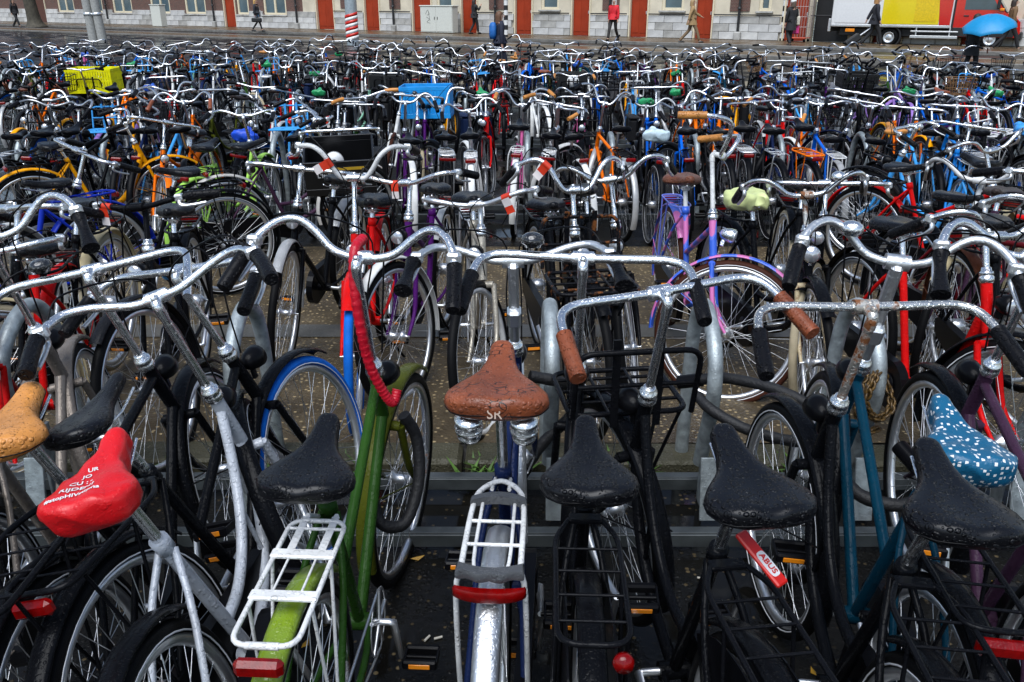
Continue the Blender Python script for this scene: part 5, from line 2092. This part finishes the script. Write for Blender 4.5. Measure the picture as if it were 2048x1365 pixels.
def person(label, x, y, z, face, coat, coatlen, legs, hair, stride=.3, ht=1.68, hat=None, hairlen=.14, arms=((.05, .1), (-.05, .1)), bare=None, shoes=(.01, .01, .01)):
    """arms: forward swing and elbow bend of each side"""
    k = ht / 1.7
    r = thing('person', label, 'person', TR(x, y, z) @ RZ(face) @ Matrix.Scale(k, 4))
    J = dict(pelvis=(0, 0, .95), waist=(0, 0, 1.1), chest=(0, .01, 1.3), neck=(0, 0, 1.45), throat=(0, .01, 1.5), head=(0, .025, 1.6), crown=(0, .01, 1.68))
    Rr = dict(pelvis=(.15, .11), waist=(.125, .095), chest=(.15, .105), neck=(.06, .06), throat=.05, head=(.078, .092), crown=(.06, .075))
    E_ = [('pelvis', 'waist'), ('waist', 'chest'), ('chest', 'neck'), ('neck', 'throat'), ('throat', 'head'), ('head', 'crown')]
    for i, sd in enumerate((-1, 1)):
        f = stride * sd
        n = str(i)
        sw, bend = arms[i]
        sh = Vector((.185 * sd, 0, 1.4))
        el = sh + Vector((.05 * sd, math.sin(sw) * .28, -math.cos(sw) * .28))
        wr = el + Vector((0, math.sin(sw + bend) * .25, -math.cos(sw + bend) * .25))
        hd = el + (wr - el) * 1.32
        J.update({'sh' + n: sh, 'el' + n: el, 'wr' + n: wr, 'hd' + n: hd, 'hip' + n: (.09 * sd, 0, .9), 'kn' + n: (.095 * sd, f * .5 + .04 + (.06 if f < 0 else 0), .5),
                  'an' + n: (.095 * sd, f * 1.0 - (.1 if f < 0 else 0), .085), 'to' + n: (.1 * sd, f + .13 - (.06 if f < 0 else 0), .03)})
        Rr.update({'sh' + n: .065, 'el' + n: .045, 'wr' + n: .03, 'hd' + n: (.035, .022), 'hip' + n: .09, 'kn' + n: .06, 'an' + n: .042, 'to' + n: (.04, .028)})
        E_ += [('chest', 'sh' + n), ('sh' + n, 'el' + n), ('el' + n, 'wr' + n), ('wr' + n, 'hd' + n), ('pelvis', 'hip' + n), ('hip' + n, 'kn' + n), ('kn' + n, 'an' + n), ('an' + n, 'to' + n)]
        dr = (hd - el).normalized()
        for q, (ox, oy) in enumerate(((-.016, 0), (-.005, 0), (.006, 0), (.016, 0), (.0, .03))):
            kx = 'f%d%s' % (q, n)
            J[kx] = hd + dr * (.06 if q < 4 else .02) + Vector((oy * .4 * sd, ox + oy, 0))
            Rr[kx] = .0085
            E_.append(('hd' + n, kx))
    ob('body', skin_mesh('body', J, E_, Rr), M_skin, r)
    cm = mat('cloth_%.3f_%.3f_%.3f' % coat, coat, rough=.75, var=.18, vscale=8)
    lm = mat('cloth_%.3f_%.3f_%.3f' % legs, legs, rough=.75, var=.18, vscale=8)
    CJ = {q: J[q] for q in ('waist', 'chest', 'neck', 'sh0', 'sh1', 'el0', 'el1', 'wr0', 'wr1')}
    CJ['hem'] = (0, 0, 1.0)
    ob('coat', skin_mesh('coat', dict(waist=J['waist'], **{a: c for a, c in CJ.items() if a != 'waist'}), [('waist', 'hem'), ('waist', 'chest'), ('chest', 'neck'), ('chest', 'sh0'), ('chest', 'sh1'), ('sh0', 'el0'), ('sh1', 'el1'), ('el0', 'wr0'), ('el1', 'wr1')],
                         dict(waist=(.155, .125), hem=(.165, .13), chest=(.175, .13), neck=(.085, .08), sh0=.085, sh1=.085, el0=.062, el1=.062, wr0=.05, wr1=.05)), cm, r)
    rings = []
    for q in range(6):
        t = q / 5
        z_ = 1.12 - (1.12 - coatlen) * t
        rings.append([((.165 + .05 * t) * math.cos(a), (.125 + (.07 + stride * .12) * t) * math.sin(a), z_) for a in [2 * math.pi * j / 20 for j in range(20)]])
    ob('coat_skirt', MB().loft(rings, True, True).mesh('coat_skirt'), cm, r)
    TJ = {q: J[q] for q in ('pelvis', 'hip0', 'hip1', 'kn0', 'kn1', 'an0', 'an1')}
    if bare is None:
        ob('trousers', skin_mesh('trousers', TJ, [('pelvis', 'hip0'), ('pelvis', 'hip1'), ('hip0', 'kn0'), ('hip1', 'kn1'), ('kn0', 'an0'), ('kn1', 'an1')],
                                 dict(pelvis=(.15, .11), hip0=.105, hip1=.105, kn0=.075, kn1=.075, an0=.062, an1=.062)), lm, r)
    else:
        ob('tights', skin_mesh('tights', TJ, [('pelvis', 'hip0'), ('pelvis', 'hip1'), ('hip0', 'kn0'), ('hip1', 'kn1'), ('kn0', 'an0'), ('kn1', 'an1')],
                               dict(pelvis=(.13, .1), hip0=.094, hip1=.094, kn0=.063, kn1=.063, an0=.045, an1=.045)), lm, r)
    for n in '01':
        a, t = Vector(J['an' + n]), Vector(J['to' + n])
        ob('shoe', MB().tube([a + Vector((0, -.03, -.04)), a + Vector((0, .03, -.035)), t + Vector((0, .0, .008)), t + Vector((0, .05, .002))], [.045, .052, .045, .03], 10).mesh('shoe'), mat('shoe_%.2f' % shoes[0], shoes, rough=.4), r)
    hm = mat('hair_%.3f_%.3f' % hair[:2], hair, rough=.6, var=.3, vscale=40)
    rings = []
    for q in range(9):
        t = q / 8
        z_ = 1.725 - (.12 + hairlen) * t
        w = .1 * math.sqrt(max(.0, 1 - (1 - min(1, t * 2.2)) ** 2)) + .004
        rings.append([(w * math.cos(a) * (1 if math.sin(a) < .35 else .96), -.012 + w * 1.12 * (math.sin(a) if math.sin(a) < .2 else .2 + (math.sin(a) - .2) * (.95 if t < .3 else .0)), z_) for a in [2 * math.pi * j / 18 for j in range(18)]])
    ob('hair', MB().loft(rings, True, True).mesh('hair'), hm, r)
    fb = MB()
    fb.tube([(0, .105, 1.625), (0, .132, 1.585), (0, .11, 1.575)], [.008, .014, .01], 6)
    ob('nose', fb.mesh('nose'), M_skin, r)
    for sd in (-1, 1):
        ob('eye', MB().lathe([(0, -.004), (.009, 0), (0, .004)], 8, TR(.032 * sd, .108, 1.62) @ RX(R(90))).mesh('eye'), M_plastic(), r)
    ob('mouth', MB().box((0, .108, 1.55), (.045, .012, .01), .003).mesh('mouth'), mat('lips', (.3, .09, .08)), r)
    if hat:
        ob('hat', MB().lathe([(.108, 0), (.112, .03), (.1, .085), (.06, .12), (0, .13)], 16, TR(0, .0, 1.63)).mesh('hat'), mat('hat_%.2f' % hat[0], hat, rough=.8), r)
    return r


BLK = (.012, .012, .014)
p1 = person('person in black walking past the tree at the far left', -31.97, 58.55, .12, R(-110), BLK, .85, BLK, (.02, .015, .01), .34)
p2 = person('blond woman in dark jacket and denim shorts carrying a white bag and case', -14.31, 51.0, .12, R(-100), (.02, .022, .03), .98, (.02, .018, .02), (.5, .3, .1), .3, hairlen=.22, bare=True)
ob('shorts', MB().loft([[((.15 + .03 * t) * math.cos(a), (.12 + .03 * t) * math.sin(a), 1.0 - .24 * t) for a in [2 * math.pi * j / 16 for j in range(16)]] for t in (0, .5, 1)], True, True).mesh('shorts'), mat('denim', (.12, .25, .42), rough=.8), p2)
p3 = person('woman in long black coat holding her hand to her face by a door', -1.95, 47.2, .12, R(-60), BLK, .8, BLK, (.02, .013, .01), .16, hairlen=.24, arms=((.1, .1), (.5, 2.2)))
p4 = person('woman in navy coat with blue backpack and brown bob behind the bicycles', -.32, 24.0, g(24), R(-75), (.012, .016, .035), .9, (.012, .014, .03), (.12, .055, .025), .15, hairlen=.2, ht=1.66)
p5 = person('person in red jacket with white hair walking on the pavement', 4.38, 39.2, .12, R(150), (.6, .01, .02), .88, (.02, .017, .016), (.65, .63, .6), .3, arms=((.1, .1), (-.2, .3)))
p6 = person('person in camel hooded coat striding before a rust-red door', 7.45, 37.6, .1, R(-95), (.34, .22, .1), .72, (.2, .13, .07), (.34, .22, .1), .36, hairlen=.16, arms=((.6, .5), (-.4, .2)))
p7 = person('woman in black coat and white hat with a pink bag by the roll cage', 10.9, 35.4, .08, R(20), BLK, .6, BLK, (.1, .07, .05), .1, hat=(.7, .7, .68))
p8 = person('man in dark coat and checked scarf pulling a black suitcase before the van', 13.95, 34.9, .08, R(-100), (.012, .013, .02), .78, BLK, (.4, .2, .07), .3, ht=1.8, arms=((-.5, .1), (.1, .3)))
p9 = person('person in dark coat under the blue umbrella at the right', 12.3, 24.0, g(24), R(-70), (.01, .01, .012), .6, BLK, (.02, .015, .012), .15, arms=((.1, .1), (.5, 1.4)), ht=1.6)
p10 = person('person in brown coat and black trousers at the far right edge', 18.1, 32.9, .05, R(-100), (.16, .09, .04), .8, BLK, (.03, .02, .015), .35, ht=1.75)

# what they carry
bp_ = thing('backpack', 'blue backpack on the woman in the navy coat', 'backpack', p4.matrix_basis @ TR(0, -.2, 1.22))
ob('body', MB().lathe([(0, -.22), (.13, -.21), (.16, -.1), (.155, .12), (.1, .2), (0, .22)], 14, Matrix.Diagonal((1, .62, 1, 1))).mesh('body'), mat('backpack_blue', (.01, .12, .4), rough=.6), bp_)
ob('strap', MB().tube(cr([(-.1, .06, .18), (-.12, .22, .24), (-.12, .34, .1), (-.14, .25, -.12)], 4), .018, 6).mesh('strap'), mat('backpack_blue', (.01, .12, .4)), bp_)
bag = thing('shoulder_bag', 'white shoulder bag on the blond woman', 'bag', p2.matrix_basis @ TR(-.27, -.02, .95))
ob('body', MB().box((0, 0, 0), (.09, .32, .34), .03).mesh('body'), mat('white_bag', (.65, .65, .63), rough=.6), bag)
ob('handle', MB().tube(cr([(0, -.1, .16), (.03, -.06, .42), (.03, .06, .42), (0, .1, .16)], 4), .01, 6).mesh('handle'), mat('white_bag', (.65, .65, .63)), bag)
vc = thing('instrument_case', 'black case carried by the blond woman', 'case', p2.matrix_basis @ TR(.3, .12, .62))
ob('body', MB().box((0, 0, 0), (.14, .62, .24), .05).mesh('body'), M_iron, vc)
ob('handle', MB().tube(cr([(0, -.08, .12), (0, -.04, .18), (0, .04, .18), (0, .08, .12)], 3), .01, 6).mesh('handle'), M_iron, vc)
for q, (off, col, lab) in enumerate((((.27, .02, .95), (.6, .55, .45), 'cream shoulder bag on the woman in the white hat'), ((.33, .1, .62), (.7, .05, .25), 'bright pink bag held by the woman in the white hat'))):
    bg = thing('shoulder_bag', lab, 'bag', p7.matrix_basis @ TR(*off))
    ob('body', MB().box((0, 0, 0), (.14, .3, .34), .04).mesh('body'), mat('bag_%d' % q, col, rough=.6), bg)
    ob('handle', MB().tube(cr([(0, -.1, .16), (0, -.04, .4), (0, .04, .4), (0, .1, .16)], 4), .012, 6).mesh('handle'), mat('bag_%d' % q, col), bg)
sc2 = thing('suitcase', 'black trolley suitcase tilted behind the man in the dark coat', 'suitcase', TR(13.1, 35.3, .12) @ RZ(R(-14)) @ RY(R(52)))
ob('body', MB().box((0, 0, .3), (.28, .42, .6), .05).mesh('body'), M_iron, sc2)
for s_ in (-1, 1):
    ob('wheel', MB().lathe([(0, -.02), (.045, -.02), (.045, .02), (0, .02)], 12, TR(-.1, .17 * s_, .0) @ RX(R(90))).mesh('wheel'), M_plastic(), sc2)
hb_ = MB()
hb_.tube(fil([(0, -.1, .58), (0, -.1, 1.15), (0, .1, 1.15), (0, .1, .58)], .03, 3), .014, 7)
ob('handle', hb_.mesh('handle'), M_alu(), sc2)

um = thing('umbrella', 'bright blue open umbrella held tilted at the right', 'umbrella', TR(12.55, 23.7, .62) @ RY(R(-14)) @ RX(R(12)))
rings = []
for q in range(8):
    t = q / 7
    z_ = .82 - .30 * t ** 2
    rings.append([(.02 + .64 * t, a, z_) for a in range(0)] or [((.02 + .64 * t) * (1 - .06 * t * abs(math.sin(4 * a))) * math.cos(a), (.02 + .64 * t) * (1 - .06 * t * abs(math.sin(4 * a))) * math.sin(a), z_ + .03 * t * abs(math.sin(4 * a))) for a in [2 * math.pi * j / 32 for j in range(32)]])
for q in range(7, -1, -1):
    rings.append([(x * .995, y * .995, z - .006) for x, y, z in rings[q]])
ob('canopy', MB().loft(rings, True, True).mesh('canopy'), mat('umbrella_blue', (.005, .24, .5), rough=.45, var=.06), um)
ob('shaft', MB().tube([(0, 0, -.05), (0, 0, .86)], .009, 8).mesh('shaft'), M_alu(), um)
ob('handle', MB().tube([(0, 0, -.16), (0, 0, -.03)], .018, 8).mesh('handle'), mat('umbrella_handle', (.3, .12, .08)), um)
for j in range(8):
    a = 2 * math.pi * j / 8
    ob('rib', MB().tube(cr([(.02 * math.cos(a), .02 * math.sin(a), .80), (.34 * math.cos(a), .34 * math.sin(a), .725), (.655 * math.cos(a), .655 * math.sin(a), .505)], 3), .004, 5).mesh('rib'), M_alu(), um)

# roll cage
rc = thing('roll_cage', 'tall wire roll cage at the doorway beside the van', 'roll cage', TR(12.1, 38.1, .12) @ RZ(FANG))
ob('base', MB().box((0, 0, .17), (.8, .7, .04), .01).mesh('base'), mat('cage_red', (.5, .08, .04), rough=.5), rc)
M_cage = mat('cage_wire', (.5, .42, .4), rough=.4, metal=.5)
for nm_, mk in (('side', lambda s: [(s * .4, -.35), (s * .4, .35)]), ('back', lambda s: [(-.4, s * .35), (.4, s * .35)])):
    for s_ in (-1, 1):
        (xa, ya), (xb, yb) = mk(s_)
        b = MB()
        b.tube(fil([(xa, ya, .19), (xa, ya, 1.8), (xb, yb, 1.8), (xb, yb, .19)], .06, 3), .014, 6)
        for i in range(1, 7):
            t = i / 7
            b.tube([(xa + (xb - xa) * t, ya + (yb - ya) * t, .19), (xa + (xb - xa) * t, ya + (yb - ya) * t, 1.8)], .006, 5)
        for z_ in (.6, 1.0, 1.4):
            b.tube([(xa, ya, z_), (xb, yb, z_)], .006, 5)
        ob('wire_panel', b.mesh('wire_panel'), M_cage, rc)
for sx in (-1, 1):
    for sy in (-1, 1):
        ob('caster', MB().lathe([(0, -.02), (.06, -.02), (.06, .02), (0, .02)], 12, TR(.33 * sx, .28 * sy, .07) @ RX(R(90))).mesh('caster'), M_plastic(), rc)

# delivery van
VM = TR(15.6, 36.9, .012) @ RZ(FANG)
van = thing('delivery_van', 'red cab delivery van with yellow and white box body parked before the station', 'van', VM)
M_vy = mat('van_yellow', (.75, .58, .006), rough=.3, coat=.5, var=.04)
M_vw = mat('van_white', (.72, .72, .72), rough=.3, coat=.5, var=.04)
M_vr = mat('van_red', (.55, .012, .008), rough=.25, coat=.8, var=.05)
W2 = 1.05
ob('box_body', MB().box((-.05, 0, 2.0), (4.5, 2 * W2, 2.5), .03).mesh('box_body'), M_vw, van)
ob('yellow_panel', MB().box((.7, -W2 - .006, 2.02), (2.1, .014, 2.3), .003).mesh('yellow_panel'), M_vy, van)
ob('yellow_panel', MB().box((1.25, -W2 - .018, 1.95), (.8, .014, 1.95), .003).mesh('yellow_panel'), mat('van_yellow_deep', (.72, .5, .004), rough=.3, coat=.5), van)
ob('red_panel', MB().prism([(1.78, .86), (2.16, .86), (2.16, 3.1), (1.5, 3.1)], W2 + .006, W2 + .02, RZ(R(-90))).mesh('red_panel'), M_vr, van)
ob('white_panel', MB().box((-1.35, -W2 - .008, 2.0), (1.6, .012, 2.2), .003).mesh('white_panel'), M_vw, van)
ob('sill_trim', MB().box((-.05, -W2 - .012, .80), (4.4, .03, .09), .01).mesh('sill_trim'), M_alu(), van)
ob('chassis', MB().box((1.0, 0, .55), (6.0, 1.5, .3), .03).mesh('chassis'), M_iron, van)
cabo = [(2.27, .45), (4.47, .45), (4.57, .62), (4.52, 1.0), (4.27, 1.22), (3.97, 1.32), (3.27, 2.3), (3.02, 2.42), (2.27, 2.42)]
ob('cab', MB().prism(cabo, -.98, .98, RZ(R(-90))).mesh('cab'), M_vr, van)
ob('cab_cladding', MB().box((3.32, -.985, .62), (2.1, .03, .32), .01).mesh('cab_cladding'), M_iron, van)
ob('cab_gap', MB().box((2.24, -.9, 1.6), (.06, .2, 2.2), .01).mesh('cab_gap'), M_iron, van)
ob('side_window', MB().prism([(2.57, 1.42), (3.77, 1.42), (3.24, 2.2), (2.57, 2.24)], .978, .99, RZ(R(-90))).mesh('side_window'), M_glass, van)
ob('windscreen', MB().prism([(3.98, 1.34), (4.01, 1.34), (3.32, 2.3), (3.29, 2.3)], -.85, .85, RZ(R(-90))).mesh('windscreen'), M_glass, van)
dr = ob('door', MB().prism([(2.50, .6), (3.72, .6), (3.84, 1.36), (2.50, 1.36)], .978, .986, RZ(R(-90))).mesh('door'), M_vr, van)
ob('handle', MB().box((2.67, -.995, 1.2), (.18, .02, .05), .008).mesh('handle'), M_iron, dr)
ob('mirror', MB().box((3.72, -1.16, 1.62), (.1, .2, .34), .03).mesh('mirror'), M_iron, van)
ob('indicator', MB().box((3.84, -1.02, 1.43), (.16, .04, .1), .02).mesh('indicator'), M_orange_lens(), van)
ob('bumper', MB().box((4.52, 0, .5), (.22, 1.96, .3), .05).mesh('bumper'), M_iron, van)
ob('headlamp', MB().box((4.42, -.72, 1.0), (.2, .4, .22), .05).mesh('headlamp'), M_lens(), van)
for x in (0, 3.6):
    for s_ in (-1, 1):
        w = ob('wheel', MB().torus(.27, .1, 28, 10).mesh('wheel'), tyre_mat('black'), van, TR(x, .88 * s_, .37) @ RZ(R(90)))
        ob('rim', MB().lathe([(0, -.06), (.2, -.06), (.21, -.09), (.2, -.095), (.16, -.05), (.1, -.075), (.05, -.09), (0, -.09)], 20, RY(R(90) if s_ > 0 else R(90))).mesh('rim'), M_alu(), w)
        ob('wheel_arch', MB().torus(.43, .05, 28, 6, sx=1.5).mesh('wheel_arch'), M_iron, w, TR(0.04 * s_, 0, .02))
gr = MB()
gr.box((1.65, -W2 - .03, .42), (1.7, .03, .1), .01)
ob('side_guard', gr.mesh('side_guard'), M_alu(), van)
ob('side_guard', MB().box((1.65, -W2 - .03, .62), (1.7, .03, .05), .01).mesh('side_guard'), M_alu(), van)
for x in (1.0, 2.2):
    ob('guard_bracket', MB().box((x, -W2 + .005, .56), (.05, .03, .42), .006).mesh('guard_bracket'), M_alu(), van)
ob('marker_lamp', MB().box((-1.5, -W2 - .02, .62), (.36, .03, .12), .01).mesh('marker_lamp'), M_orange_lens(), van)
ob('tail_lift', MB().box((-2.36, 0, .8), (.12, 2.0, .5), .02).mesh('tail_lift'), M_alu(), van)

bpy.data.scenes.remove(TMP)
